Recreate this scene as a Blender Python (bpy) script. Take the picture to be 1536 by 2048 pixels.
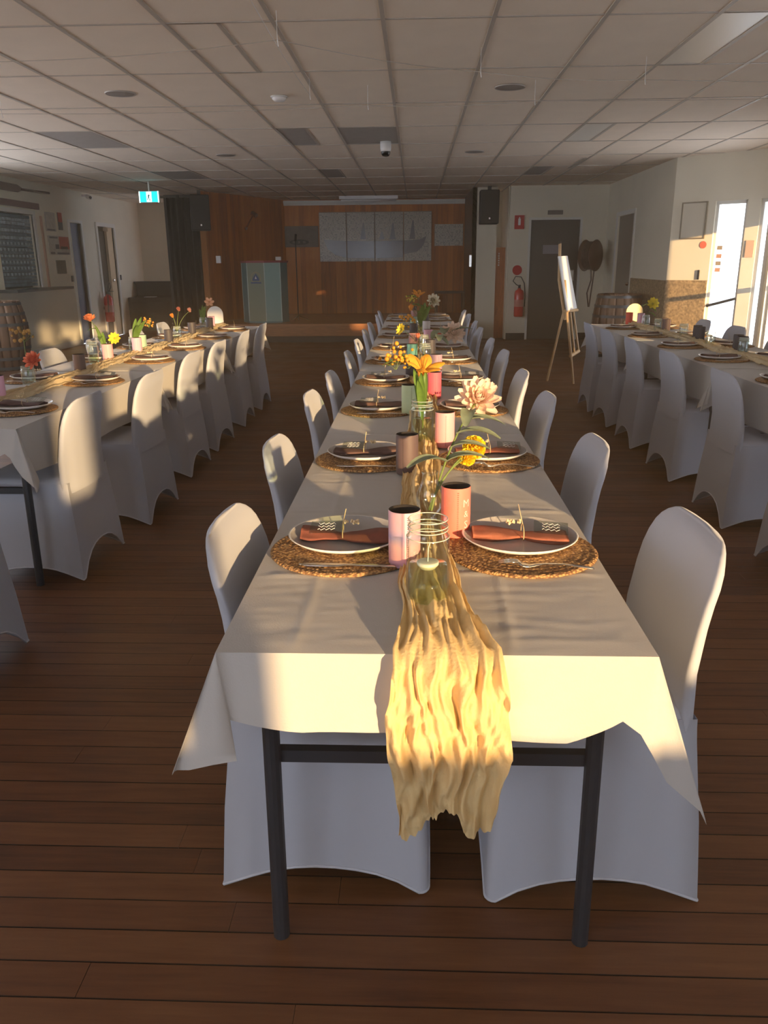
import bpy, math, random
from mathutils import Vector, Matrix, noise
for o in list(bpy.data.objects): bpy.data.objects.remove(o, do_unlink=True)
S = bpy.context.scene
COL = S.collection
PI = math.pi
random.seed(7)

# ------------------------------------------------------------------ camera
F, CX, CY = 1595.0, 768.0, 1024.0
CAM = Vector((0, 0, 1.38))
yd = Vector((831 - CX, 524 - CY, F)).normalized()
dn = Vector((45.0, 0, F)); dn.y = -(dn.x * yd.x + dn.z * yd.z) / yd.y; dn.normalize()
xd = dn.cross(yd)
if xd.x < 0: xd = -xd
up = -dn
def cam2w(v): return Vector((xd.dot(v), yd.dot(v), up.dot(v)))
r_, d_, f_ = cam2w(Vector((1, 0, 0))), cam2w(Vector((0, 1, 0))), cam2w(Vector((0, 0, 1)))
cd = bpy.data.cameras.new('camera'); cam = bpy.data.objects.new('camera', cd); COL.objects.link(cam)
M4 = Matrix.Identity(4)
for i in range(3):
    M4[i][0], M4[i][1], M4[i][2], M4[i][3] = r_[i], -d_[i], -f_[i], CAM[i]
cam.matrix_world = M4
cd.sensor_fit = 'HORIZONTAL'; cd.sensor_width = 36; cd.lens = F * 36 / 1536
cd.clip_start = .05; cd.clip_end = 200
S.camera = cam
def at(x, y, Y):
    d = cam2w(Vector((x - CX, y - CY, F))); return Vector((0, 0, 1.38)) + d * (Y / d.y)

# ------------------------------------------------------------------ light
W = bpy.data.worlds.new('sky'); S.world = W; W.use_nodes = True
bg = W.node_tree.nodes['Background']; bg.inputs[0].default_value = (.86, .90, 1.0, 1); bg.inputs[1].default_value = 2.4
SUN_AZ, SUN_EL = math.radians(25), math.radians(4.6)
sl = bpy.data.lights.new('sun', 'SUN'); sl.energy = 5.2; sl.color = (1, .64, .30); sl.angle = math.radians(.8)
so = bpy.data.objects.new('sun', sl); COL.objects.link(so)
sdir = Vector((-math.sin(SUN_AZ) * math.cos(SUN_EL), math.cos(SUN_AZ) * math.cos(SUN_EL), -math.sin(SUN_EL)))
so.rotation_euler = sdir.to_track_quat('-Z', 'Y').to_euler(); so.location = (6, -9, 4)
vs = S.view_settings; vs.view_transform = 'Standard'; vs.look = 'None'; vs.gamma = 1; vs.use_curve_mapping = False
vs.exposure = 1.0
S.cycles.transparent_max_bounces = 32

# ------------------------------------------------------------------ helpers
def lin(c):
    return tuple(((v / 255) / 12.92 if v / 255 <= .04045 else ((v / 255 + .055) / 1.055) ** 2.4) for v in c)
MATS = {}
def mat(name, col, rough=.6, var=.0, vscale=8.0, bump=0.0, bscale=60.0, metal=0.0, spec=.5, transl=0.0, emit=None, estr=1.0, stretch=None, coat=0.0, sheen=0.0):
    if name in MATS: return MATS[name]
    m = bpy.data.materials.new(name); m.use_nodes = True
    nt = m.node_tree; p = nt.nodes['Principled BSDF']; out = nt.nodes['Material Output']
    c = tuple(col) + (1,)
    p.inputs['Base Color'].default_value = c
    p.inputs['Roughness'].default_value = rough
    p.inputs['Metallic'].default_value = metal
    p.inputs['Specular IOR Level'].default_value = spec
    p.inputs['Coat Weight'].default_value = coat
    p.inputs['Sheen Weight'].default_value = sheen
    co = None
    if var or bump:
        co = nt.nodes.new('ShaderNodeTexCoord'); src = co.outputs['Object']
        if stretch:
            mp = nt.nodes.new('ShaderNodeMapping'); mp.inputs['Scale'].default_value = stretch
            nt.links.new(src, mp.inputs['Vector']); src = mp.outputs['Vector']
    if var:
        n = nt.nodes.new('ShaderNodeTexNoise'); n.inputs['Scale'].default_value = vscale; n.inputs['Detail'].default_value = 4
        nt.links.new(src, n.inputs['Vector'])
        r = nt.nodes.new('ShaderNodeValToRGB')
        r.color_ramp.elements[0].position = .3; r.color_ramp.elements[1].position = .7
        r.color_ramp.elements[0].color = tuple(v * (1 - var) for v in col) + (1,)
        r.color_ramp.elements[1].color = tuple(min(1, v * (1 + var)) for v in col) + (1,)
        nt.links.new(n.outputs['Fac'], r.inputs['Fac']); nt.links.new(r.outputs['Color'], p.inputs['Base Color'])
    if bump:
        n2 = nt.nodes.new('ShaderNodeTexNoise'); n2.inputs['Scale'].default_value = bscale; n2.inputs['Detail'].default_value = 3
        nt.links.new(src, n2.inputs['Vector'])
        b = nt.nodes.new('ShaderNodeBump'); b.inputs['Strength'].default_value = bump; b.inputs['Distance'].default_value = .004
        nt.links.new(n2.outputs['Fac'], b.inputs['Height']); nt.links.new(b.outputs['Normal'], p.inputs['Normal'])
    if emit:
        p.inputs['Emission Color'].default_value = tuple(emit) + (1,); p.inputs['Emission Strength'].default_value = estr
    if transl:
        t = nt.nodes.new('ShaderNodeBsdfTranslucent'); t.inputs['Color'].default_value = c
        mx = nt.nodes.new('ShaderNodeMixShader'); mx.inputs[0].default_value = transl
        nt.links.new(p.outputs[0], mx.inputs[1]); nt.links.new(t.outputs[0], mx.inputs[2]); nt.links.new(mx.outputs[0], out.inputs[0])
    MATS[name] = m
    return m
def glass_mat(name, tint=(.93, .96, .94), refl=1.45):
    if name in MATS: return MATS[name]
    m = bpy.data.materials.new(name); m.use_nodes = True; nt = m.node_tree
    nt.nodes.remove(nt.nodes['Principled BSDF']); out = nt.nodes['Material Output']
    t = nt.nodes.new('ShaderNodeBsdfTransparent'); t.inputs[0].default_value = tint + (1,)
    g = nt.nodes.new('ShaderNodeBsdfGlossy'); g.inputs['Roughness'].default_value = .03
    fr = nt.nodes.new('ShaderNodeFresnel'); ge = nt.nodes.new('ShaderNodeNewGeometry'); ml = nt.nodes.new('ShaderNodeMath'); ml.operation = 'MULTIPLY_ADD'
    nt.links.new(ge.outputs['Backfacing'], ml.inputs[0]); ml.inputs[1].default_value = 1 / refl - refl; ml.inputs[2].default_value = refl; nt.links.new(ml.outputs[0], fr.inputs[0])
    mx = nt.nodes.new('ShaderNodeMixShader')
    nt.links.new(fr.outputs[0], mx.inputs[0]); nt.links.new(t.outputs[0], mx.inputs[1]); nt.links.new(g.outputs[0], mx.inputs[2])
    nt.links.new(mx.outputs[0], out.inputs[0]); MATS[name] = m
    return m

class MB:
    def __init__(s): s.v = []; s.f = []
    def add(s, v, f):
        o = len(s.v); s.v += [tuple(p) for p in v]; s.f += [tuple(i + o for i in q) for q in f]; return s
    def box(s, a, b):
        x0, y0, z0 = a; x1, y1, z1 = b
        return s.add([(x0, y0, z0), (x1, y0, z0), (x1, y1, z0), (x0, y1, z0), (x0, y0, z1), (x1, y0, z1), (x1, y1, z1), (x0, y1, z1)],
                     [(0, 3, 2, 1), (4, 5, 6, 7), (0, 1, 5, 4), (1, 2, 6, 5), (2, 3, 7, 6), (3, 0, 4, 7)])
    def cbox(s, c, d): return s.box([c[i] - d[i] / 2 for i in range(3)], [c[i] + d[i] / 2 for i in range(3)])
    def prism(s, pts, z0, z1):
        n = len(pts)
        return s.add([(x, y, z0) for x, y in pts] + [(x, y, z1) for x, y in pts],
                     [tuple(range(n - 1, -1, -1)), tuple(range(n, 2 * n))] + [(i, (i + 1) % n, n + (i + 1) % n, n + i) for i in range(n)])
    def lathe(s, prof, n=24, c=(0, 0, 0), rib=0.0, nr=12):
        v = []; f = []; k = len(prof)
        for i in range(n):
            a = 2 * PI * i / n; g = 1 + rib * math.cos(nr * a)
            for r, z in prof: v.append((c[0] + r * g * math.cos(a), c[1] + r * g * math.sin(a), c[2] + z))
        for i in range(n):
            j = (i + 1) % n
            for q in range(k - 1): f.append((i * k + q, j * k + q, j * k + q + 1, i * k + q + 1))
        return s.add(v, f)
    def tube(s, pts, r, n=8, cap=True):
        pts = [Vector(p) for p in pts]; m = len(pts); R = r if isinstance(r, (list, tuple)) else [r] * m
        v = []; f = []; u = None
        for i, p in enumerate(pts):
            t = (pts[min(i + 1, m - 1)] - pts[max(i - 1, 0)]).normalized()
            if u is None:
                u = t.cross(Vector((0, 0, 1)))
                if u.length < .1: u = t.cross(Vector((1, 0, 0)))
            u = (u - t * u.dot(t)).normalized(); w = t.cross(u)
            for k in range(n):
                a = 2 * PI * k / n; v.append(p + (u * math.cos(a) + w * math.sin(a)) * R[i])
        for i in range(m - 1):
            for k in range(n):
                f.append((i * n + k, i * n + (k + 1) % n, (i + 1) * n + (k + 1) % n, (i + 1) * n + k))
        if cap: f.append(tuple(range(n - 1, -1, -1))); f.append(tuple((m - 1) * n + k for k in range(n)))
        return s.add(v, f)
    def grid(s, rows, close=False):
        n = len(rows[0]); v = [p for r in rows for p in r]; f = []
        for i in range(len(rows) - 1):
            for k in range(n if close else n - 1):
                f.append((i * n + k, i * n + (k + 1) % n, (i + 1) * n + (k + 1) % n, (i + 1) * n + k))
        return s.add(v, f)
    def ball(s, c, r, n=8, m=6):
        prof = [(r * math.sin(PI * i / m) + 1e-5, -r * math.cos(PI * i / m)) for i in range(m + 1)]
        return s.lathe(prof, n, c)
    def mesh(s, name, smooth=False):
        me = bpy.data.meshes.new(name); me.from_pydata(s.v, [], s.f); me.validate(); me.update()
        if smooth: me.polygons.foreach_set('use_smooth', [True] * len(me.polygons))
        return me
    def build(s, name, m, parent=None, smooth=False, loc=None, rot=None):
        return ob(name, s.mesh(name, smooth), m, parent, loc, rot)
def ob(name, me, m, parent=None, loc=None, rot=None, scale=None):
    if m and not me.materials: me.materials.append(m)
    o = bpy.data.objects.new(name, me); COL.objects.link(o)
    if parent: o.parent = parent
    if loc is not None: o.location = loc
    if rot is not None: o.rotation_euler = rot
    if scale is not None: o.scale = scale
    return o
def obm(name, me, m, parent=None, loc=None, rot=None, scale=None):
    # shared mesh, material kept on the object slot
    if not me.materials: me.materials.append(m)
    o = ob(name, me, None, parent, loc, rot, scale)
    o.material_slots[0].link = 'OBJECT'; o.material_slots[0].material = m
    return o
def tag(o, label, cat, group=None):
    o['label'] = label; o['category'] = cat
    if group: o['group'] = group
    return o
def thing(name, label, cat, loc=(0, 0, 0), rz=0, group=None):
    o = bpy.data.objects.new(name, None); COL.objects.link(o); o.location = loc; o.rotation_euler = (0, 0, rz); o.empty_display_size = .05
    return tag(o, label, cat, group)
def struct(o): o['kind'] = 'structure'; return o
def copy_tree(o, parent=None):
    c = o.copy(); COL.objects.link(c); c.parent = parent
    for ch in list(o.children): copy_tree(ch, c)
    return c
def bev(o, w=.004, n=2):
    b = o.modifiers.new('bevel', 'BEVEL'); b.width = w; b.segments = n; b.limit_method = 'ANGLE'; return o
def rects(u0, u1, z0, z1, ops):
    us = sorted({u0, u1} | {min(max(a, u0), u1) for o in ops for a in o[:2]}); R = []
    for a, b in zip(us, us[1:]):
        m = (a + b) / 2; zz = z0
        for o in sorted([o for o in ops if o[0] < m < o[1]], key=lambda o: o[2]):
            if o[2] > zz: R.append((a, b, zz, o[2]))
            zz = o[3]
        if zz < z1: R.append((a, b, zz, z1))
    return R
def text_mesh(body, size, extr=.0005):
    cu = bpy.data.curves.new('lettering', 'FONT'); cu.body = body; cu.size = size; cu.extrude = extr; cu.align_x = 'CENTER'; cu.align_y = 'CENTER'; cu.resolution_u = 2
    o = bpy.data.objects.new('lettering', cu); COL.objects.link(o)
    me = bpy.data.meshes.new_from_object(o.evaluated_get(bpy.context.evaluated_depsgraph_get()))
    bpy.data.objects.remove(o, do_unlink=True); bpy.data.curves.remove(cu)
    return me
ORD = ['first', 'second', 'third', 'fourth', 'fifth', 'sixth', 'seventh', 'eighth', 'ninth', 'tenth']

# ------------------------------------------------------------------ materials
white_wall = mat('painted_wall', (.76, .70, .56), .7, var=.04, vscale=2.0, bump=.08, bscale=40)
white_trim = mat('white_trim', (.74, .72, .66), .5)
tile_m = mat('ceiling_tile', (.88, .76, .62), .9, var=.03, vscale=4, bump=.15, bscale=180)  # warm tint stands in for sunlight bounced up onto the ceiling
grid_m = mat('ceiling_grid', (.52, .46, .39), .5)
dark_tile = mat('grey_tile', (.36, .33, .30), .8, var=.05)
diff_m = mat('light_diffuser', (.88, .84, .74), .35)
cloth_m = mat('white_cloth', (.53, .52, .51), .85, bump=.12, bscale=300, transl=.12, sheen=.2)
chair_m = mat('stretch_cover', (.455, .49, .575), .75, bump=.04, bscale=250, transl=.06, sheen=.2)  # white fabric tinted blue in place of blue skylight, hem likewise
hem_m = mat('cover_hem', (.55, .58, .66), .7)
leg_m = mat('dark_grey_steel', (.035, .04, .05), .45, metal=.2)
board_m = mat('table_board', (.55, .5, .42), .6)
runner_m = mat('cheesecloth', (.84, .64, .33), .9, var=.07, vscale=25, bump=.4, bscale=160, transl=.3)
straw_m = mat('pale_cheesecloth', (.80, .66, .42), .9, var=.1, vscale=25, bump=.4, bscale=160, transl=.25)
glass_m = glass_mat('clear_glass', (.93, .965, .945), 1.6)
pane_m = glass_mat('door_glass', (.95, .97, .96), 1.5)
plate_m = mat('shade_grey_glaze', (.42, .41, .41), .22, spec=.5)  # plate well greyed to stand in for the shade lying on it
rim_m = mat('white_glaze', (.85, .83, .80), .25)
steel_m = mat('cutlery_steel', (.7, .66, .6), .18, metal=1.0)
black_m = mat('black_plastic', (.012, .012, .013), .5)
black_gloss = mat('black_lacquer', (.008, .009, .009), .25)
red_m = mat('red_enamel', (.62, .015, .02), .25, coat=.5)
leaf_m = mat('leaf_green', (.13, .24, .045), .5, var=.25, vscale=30, transl=.25)
greyleaf_m = mat('grey_green_leaf', (.26, .32, .22), .6, var=.2, vscale=30, transl=.2)
stem_m = mat('stem_green', (.16, .22, .06), .6)
twine_m = mat('twine', (.62, .48, .28), .9)
card_m = glass_mat('acrylic_card', (.76, .80, .78), 1.6)
candle_m = mat('candle_wax', (.9, .86, .76), .4, transl=.2)

def nodes_mat(name):
    m = bpy.data.materials.new(name); m.use_nodes = True; MATS[name] = m
    return m, m.node_tree, m.node_tree.nodes['Principled BSDF']
def math_n(nt, op, a, b=None):
    n = nt.nodes.new('ShaderNodeMath'); n.operation = op
    for i, v in enumerate((a, b)):
        if v is None: continue
        if isinstance(v, (int, float)): n.inputs[i].default_value = v
        else: nt.links.new(v, n.inputs[i])
    return n.outputs[0]
def ramp(nt, fac, stops):
    r = nt.nodes.new('ShaderNodeValToRGB')
    while len(r.color_ramp.elements) < len(stops): r.color_ramp.elements.new(.5)
    for e, (p, c) in zip(r.color_ramp.elements, stops): e.position = p; e.color = tuple(c) + (1,)
    nt.links.new(fac, r.inputs[0]); return r.outputs[0]
BOARD = .085
def floor_mat():
    m, nt, p = nodes_mat('timber_floor')
    g = nt.nodes.new('ShaderNodeNewGeometry'); sp = nt.nodes.new('ShaderNodeSeparateXYZ'); nt.links.new(g.outputs['Position'], sp.inputs[0])
    row = math_n(nt, 'DIVIDE', sp.outputs[1], BOARD); ri = math_n(nt, 'FLOOR', row); fr = math_n(nt, 'FRACT', row)
    wn = nt.nodes.new('ShaderNodeTexWhiteNoise'); wn.noise_dimensions = '1D'; nt.links.new(ri, wn.inputs['W'])
    xo = math_n(nt, 'ADD', math_n(nt, 'MULTIPLY', sp.outputs[0], 1.0), math_n(nt, 'MULTIPLY', wn.outputs[0], 40))
    cb = nt.nodes.new('ShaderNodeCombineXYZ'); nt.links.new(math_n(nt, 'MULTIPLY', xo, 2.2), cb.inputs[0]); nt.links.new(math_n(nt, 'MULTIPLY', sp.outputs[1], 26), cb.inputs[1])
    n1 = nt.nodes.new('ShaderNodeTexNoise'); n1.inputs['Scale'].default_value = 1.6; n1.inputs['Detail'].default_value = 6; n1.inputs['Roughness'].default_value = .65; nt.links.new(cb.outputs[0], n1.inputs['Vector'])
    n2 = nt.nodes.new('ShaderNodeTexNoise'); n2.inputs['Scale'].default_value = 3.5; n2.inputs['Detail'].default_value = 5; nt.links.new(g.outputs['Position'], n2.inputs['Vector'])
    fac = math_n(nt, 'ADD', math_n(nt, 'MULTIPLY', n1.outputs['Fac'], .55), math_n(nt, 'ADD', math_n(nt, 'MULTIPLY', wn.outputs[0], .22), math_n(nt, 'MULTIPLY', n2.outputs['Fac'], .3)))
    c = ramp(nt, fac, [(.25, (.045, .017, .008)), (.5, (.128, .050, .019)), (.72, (.180, .078, .031)), (.95, (.24, .115, .052))])
    mx = nt.nodes.new('ShaderNodeMix'); mx.data_type = 'RGBA'
    nt.links.new(math_n(nt, 'LESS_THAN', fr, .035), mx.inputs['Factor']); nt.links.new(c, mx.inputs['A']); mx.inputs['B'].default_value = (.02, .010, .006, 1)
    nt.links.new(mx.outputs['Result'], p.inputs['Base Color'])
    nt.links.new(ramp(nt, n2.outputs['Fac'], [(.2, (.38,) * 3), (.8, (.58,) * 3)]), p.inputs['Roughness'])
    b = nt.nodes.new('ShaderNodeBump'); b.inputs['Strength'].default_value = .12; b.inputs['Distance'].default_value = .003
    nt.links.new(n1.outputs['Fac'], b.inputs['Height']); nt.links.new(b.outputs[0], p.inputs['Normal'])
    p.inputs['Specular IOR Level'].default_value = .35
    return m
floor_m = floor_mat()
def plank_mat(name, cols, sx=1.0, rough=.35):
    m, nt, p = nodes_mat(name)
    co = nt.nodes.new('ShaderNodeTexCoord'); oi = nt.nodes.new('ShaderNodeObjectInfo')
    mp = nt.nodes.new('ShaderNodeMapping'); mp.inputs['Scale'].default_value = (30 * sx, 30 * sx, 2)
    nt.links.new(co.outputs['Object'], mp.inputs['Vector'])
    nt.links.new(math_n(nt, 'MULTIPLY', oi.outputs['Random'], 50), mp.inputs['Location'])
    n = nt.nodes.new('ShaderNodeTexNoise'); n.inputs['Scale'].default_value = 1; n.inputs['Detail'].default_value = 4; nt.links.new(mp.outputs[0], n.inputs['Vector'])
    fac = math_n(nt, 'ADD', math_n(nt, 'MULTIPLY', n.outputs['Fac'], .6), math_n(nt, 'MULTIPLY', oi.outputs['Random'], .45))
    nt.links.new(ramp(nt, fac, [(.25, cols[0]), (.55, cols[1]), (.85, cols[2])]), p.inputs['Base Color']); p.inputs['Roughness'].default_value = rough
    return m
wood_wall_m = plank_mat('varnished_boards', [(.34, .10, .012), (.56, .17, .020), (.66, .235, .04)], 1.0, .5)
stave_m = plank_mat('barrel_oak', [(.10, .05, .025), (.19, .10, .05), (.26, .15, .08)], .5, .5)
pine_m = mat('pale_pine', (.66, .44, .22), .5, var=.15, vscale=6, stretch=(20, 20, 2))
hoop_m = mat('barrel_hoop', (.12, .12, .12), .4, metal=.7)
def weave_mat():
    m, nt, p = nodes_mat('woven_seagrass')
    co = nt.nodes.new('ShaderNodeTexCoord')
    v = nt.nodes.new('ShaderNodeTexVoronoi'); v.inputs['Scale'].default_value = 150; nt.links.new(co.outputs['Object'], v.inputs['Vector'])
    n = nt.nodes.new('ShaderNodeTexNoise'); n.inputs['Scale'].default_value = 60; nt.links.new(co.outputs['Object'], n.inputs['Vector'])
    fac = math_n(nt, 'ADD', math_n(nt, 'MULTIPLY', v.outputs['Distance'], .8), math_n(nt, 'MULTIPLY', n.outputs['Fac'], .5))
    nt.links.new(ramp(nt, fac, [(.2, (.66, .43, .19)), (.5, (.46, .27, .11)), (.8, (.18, .09, .04))]), p.inputs['Base Color'])
    p.inputs['Roughness'].default_value = .8
    b = nt.nodes.new('ShaderNodeBump'); b.invert = True; b.inputs['Strength'].default_value = .8; b.inputs['Distance'].default_value = .004
    nt.links.new(v.outputs['Distance'], b.inputs['Height']); nt.links.new(b.outputs[0], p.inputs['Normal'])
    return m
weave_m = weave_mat()

# ================================================================== structure
XL, XR, YB, YF, H = -6.05, 4.3, -2.2, 18.3, 2.636
PY0, PY1, PX = 11 * BOARD, 58 * BOARD, 3.0
fl = MB()
fl.add([(XL, YB, 0), (XR + .2, YB, 0), (XR + .2, PY0, 0), (XL, PY0, 0), (XL, PY1, 0), (XR + .2, PY1, 0), (XR + .2, YF, 0), (XL, YF, 0),
        (-PX, PY0, 0), (-PX, PY1, 0), (PX, PY0, 0), (PX, PY1, 0)], [(0, 1, 2, 3), (4, 5, 6, 7), (3, 8, 9, 4), (10, 2, 5, 11)])
fl.box((XL, YB, -.10), (XR + .2, YF, -.014))
floor = struct(fl.build('floor', floor_m))
random.seed(3)
for r in range(11, 58):
    x = -PX
    while x < PX - .01:
        L = random.uniform(1.6, 3.0); x1 = min(PX, x + L)
        if PX - x1 < .5: x1 = PX
        pb = MB().box((x + .0006, r * BOARD + .0008, -.013), (x1 - .0006, (r + 1) * BOARD - .0008, random.uniform(-.0006, .0)))
        pb.build('floorboard', floor_m, floor); x = x1

# ceiling: slab, tiles and grid bars
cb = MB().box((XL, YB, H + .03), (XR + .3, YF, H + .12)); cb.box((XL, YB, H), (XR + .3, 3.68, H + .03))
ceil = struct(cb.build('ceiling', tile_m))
GX = [-.18 + .6 * k for k in range(-10, 8)]; GY = [4.91 + 1.195 * k for k in range(-1, 12)]
TROFF = {}
for cx_, rows in ((-1.38, (0, 3, 6)), (1.62, (0, 3, 6))):
    for r in rows: TROFF[(round(cx_, 2), r)] = 'half'
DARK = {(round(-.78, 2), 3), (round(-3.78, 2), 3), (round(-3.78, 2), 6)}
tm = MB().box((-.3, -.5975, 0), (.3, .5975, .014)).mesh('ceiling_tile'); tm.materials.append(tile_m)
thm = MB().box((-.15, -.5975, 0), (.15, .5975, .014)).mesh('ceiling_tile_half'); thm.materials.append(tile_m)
for i in range(len(GX)):
    x0 = GX[i]; x1 = x0 + .6
    for j in range(len(GY) - 1):
        y = (GY[j] + GY[j + 1]) / 2; k = (round(x0, 2), j - 1)
        if y > 18.2 or x0 > 4.2: continue
        if TROFF.get(k):
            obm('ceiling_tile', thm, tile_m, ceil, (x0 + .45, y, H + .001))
            continue
        me = tm; xx = x0 + .3
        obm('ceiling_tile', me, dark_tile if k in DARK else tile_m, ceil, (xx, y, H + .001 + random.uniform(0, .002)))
for x in GX: ob('grid_bar', MB().box((x - .012, 3.68, H - .004), (x + .012, YF, H + .006)).mesh('grid_bar'), grid_m, ceil)
for y in GY[:-1]: ob('grid_bar', MB().box((XL, y - .009, H - .003), (XR, y + .009, H + .006)).mesh('grid_bar'), grid_m, ceil)
for n, (cx_, r) in enumerate(TROFF):
    y0, y1 = GY[r + 1], GY[r + 2]
    lab = {(-1.38, 0): 'nearest slim recessed ceiling light left of the centre line', (-1.38, 3): 'slim recessed ceiling light left of the dome camera', (-1.38, 6): 'far small recessed ceiling light before the stage, left',
           (1.62, 0): 'bright slim recessed ceiling light nearest the sunny right side', (1.62, 3): 'second slim recessed ceiling light on the right, halfway back', (1.62, 6): 'far dim recessed ceiling light on the right'}[(cx_, r)]
    t = thing('ceiling_light', lab, 'ceiling light', (cx_ + .15, (y0 + y1) / 2, H), group='recessed ceiling lights')
    MB().box((-.15, -.5975, -.003), (-.135, .5975, .012)).box((.135, -.5975, -.003), (.162, .5975, .012)).box((-.135, -.5975, -.003), (.135, -.585, .012)).box((-.135, .585, -.003), (.135, .5975, .012)).build('frame', grid_m, t)
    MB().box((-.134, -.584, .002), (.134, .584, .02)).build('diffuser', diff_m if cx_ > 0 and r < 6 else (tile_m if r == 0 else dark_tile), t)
struct(MB().box((2.14, GY[6] + .3, H - .006), (2.19, GY[7] + .25, H + .01)).build('trim_1', grid_m))

# --- walls
TH = .14
def wall_x(name, X, y0, y1, ops, side, m=white_wall, z1=H + .03):   # wall in plane X=const, room on side*(-1)
    b = MB()
    for a, c, za, zb in rects(y0, y1, 0, z1, ops): b.box((min(X, X + side * TH), a, za), (max(X, X + side * TH), c, zb))
    return struct(b.build(name, m))
def wall_y(name, Y, x0, x1, ops, m=white_wall, z1=H + .03, t=TH):
    b = MB()
    for a, c, za, zb in rects(x0, x1, 0, z1, ops): b.box((a, Y, za), (c, Y + t, zb))
    return struct(b.build(name, m))
FILLWIN = [(3.6, 7.0, .9, 2.4), (7.4, 10.9, .9, 2.4)]  # openings added to let in fill skylight, none known on this wall
wl = wall_x('wall_left', XL, YB, YF, FILLWIN + [(12.0, 13.19, 1.04, 2.14), (14.56, 15.06, 0, 2.09), (15.83, 16.68, 0, 2.08)], -1)
wall_y('wall_left_far', YF, XL, -3.3, [])
wall_y('wall_back_right', 15.05, 1.66, 3.37 + .1, [(2.04, 2.9, 0, 2.07)])
wall_x('wall_right_far', 3.37, 11.3, 15.1, [(13.2, 14.27, 0, 2.07)], 1)
struct(MB().box((2.0, 15.2, 0), (3.0, 15.25, 2.2)).build('wall_corridor', black_m))
# angled entry wall: from (3.37,11.3) to (4.3,10.42)
A0, A1 = Vector((3.37, 11.3)), Vector((4.30, 10.42)); AD = (A1 - A0); AL = AD.length; AD.normalize(); AN = Vector((-AD.y, AD.x)) * -1
AROT = math.atan2(AD.y, AD.x)
def ang(u, n=0, z=0): p = A0 + AD * u + AN * n; return Vector((p.x, p.y, z))
aw = MB()
for a, c, za, zb in rects(0, AL, 0, H + .03, [(.57, .97, .02, 2.08), (1.13, AL - .02, .02, 2.08)]): aw.box((a, 0, za), (c, .12, zb))
o = struct(aw.build('wall_entry', white_wall)); o.location = (A0.x, A0.y, 0); o.rotation_euler.z = AROT
SIDEWIN = [(9.02, 10.34, .06, 1.86), (1.2, 1.9, .1, 1.6), (2.7, 3.45, .1, 1.45), (3.72, 4.35, .1, 2.0)]
wall_x('wall_right', XR, YB, 10.42, SIDEWIN, 1)
REAR = [(-5.2, -3.4, .84, 2.35), (-2.9, -.9, .84, 2.35), (1.02, 1.27, .84, 1.85), (1.33, 2.62, .84, 1.85), (2.74, 3.1, .84, 1.85), (3.25, 3.95, .84, 1.85)]
wall_y('wall_behind', YB - TH, XL, XR + TH, REAR)
# window and door frames, left ones around the added light openings
n = 1
for (a, c, za, zb) in REAR:
    b = MB()
    for q in (a, c - .04): b.box((q, YB - .1, za), (q + .04, YB - .04, zb))
    for q in (za, zb - .04): b.box((a, YB - .1, q), (c, YB - .04, q + .04))
    struct(b.build('window_%d' % n, white_trim)); n += 1
for (a, c, za, zb) in SIDEWIN:
    b = MB()
    for q in (a, c - .05): b.box((XR + .04, q, za), (XR + .1, q + .05, zb))
    for q in (za, zb - .05, 1.02): b.box((XR + .04, a, q), (XR + .1, c, q + .05))
    struct(b.build('window_%d' % n, white_trim)); n += 1
for (a, c, za, zb) in FILLWIN:
    b = MB()
    for q in (a, c - .05, (a + c) / 2 - .025): b.box((XL - .1, q, za), (XL - .04, q + .05, zb))
    for q in (za, zb - .05): b.box((XL - .1, a, q), (XL - .04, c, q + .05))
    struct(b.build('window_%d' % n, white_trim)); n += 1
def entry_leaf(name, u0, u1, mid):
    b = MB()
    b.box((u0, .03, .02), (u0 + .035, .08, 2.08)).box((u1 - .035, .03, .02), (u1, .08, 2.08)).box((u0, .03, 2.04), (u1, .08, 2.08)).box((u0, .03, .02), (u1, .08, .1))
    o = struct(b.build(name, white_trim)); o.location = (A0.x, A0.y, 0); o.rotation_euler.z = AROT
    MB().box((u0 + .035, .05, .1), (u1 - .035, .056, 2.04)).build('pane', pane_m, o)
    if mid: MB().tube([(u0 + .02, .0, .80), (u1 - .02, .0, .90)], .018, 8).build('push_rail', leg_m, o)
    return o
d1 = entry_leaf('door_3', .57, .97, True)
entry_leaf('door_4', 1.13, AL - .02, False)
# wainscot panels
wains_m = mat('stippled_wainscot', (.34, .24, .13), .6, var=.45, vscale=38, bump=.3, bscale=45)
o = struct(MB().box((0.0, -.012, 0.0), (.565, 0, 1.12)).build('trim_2', wains_m)); o.location = (A0.x, A0.y, 0); o.rotation_euler.z = AROT
struct(MB().box((3.358, 11.3, 0), (3.37, 13.15, 1.115)).build('trim_3', wains_m))
# baseboards
bb = mat('dark_baseboard', (.03, .028, .026), .5)
struct(MB().box((1.66, 15.03, 0), (2.0, 15.05, .12)).box((2.95, 15.03, 0), (3.36, 15.05, .12)).build('baseboard_back', bb))
struct(MB().box((XL, 5, 0), (XL + .015, 14.5, .1)).build('baseboard_left', white_trim))
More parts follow.
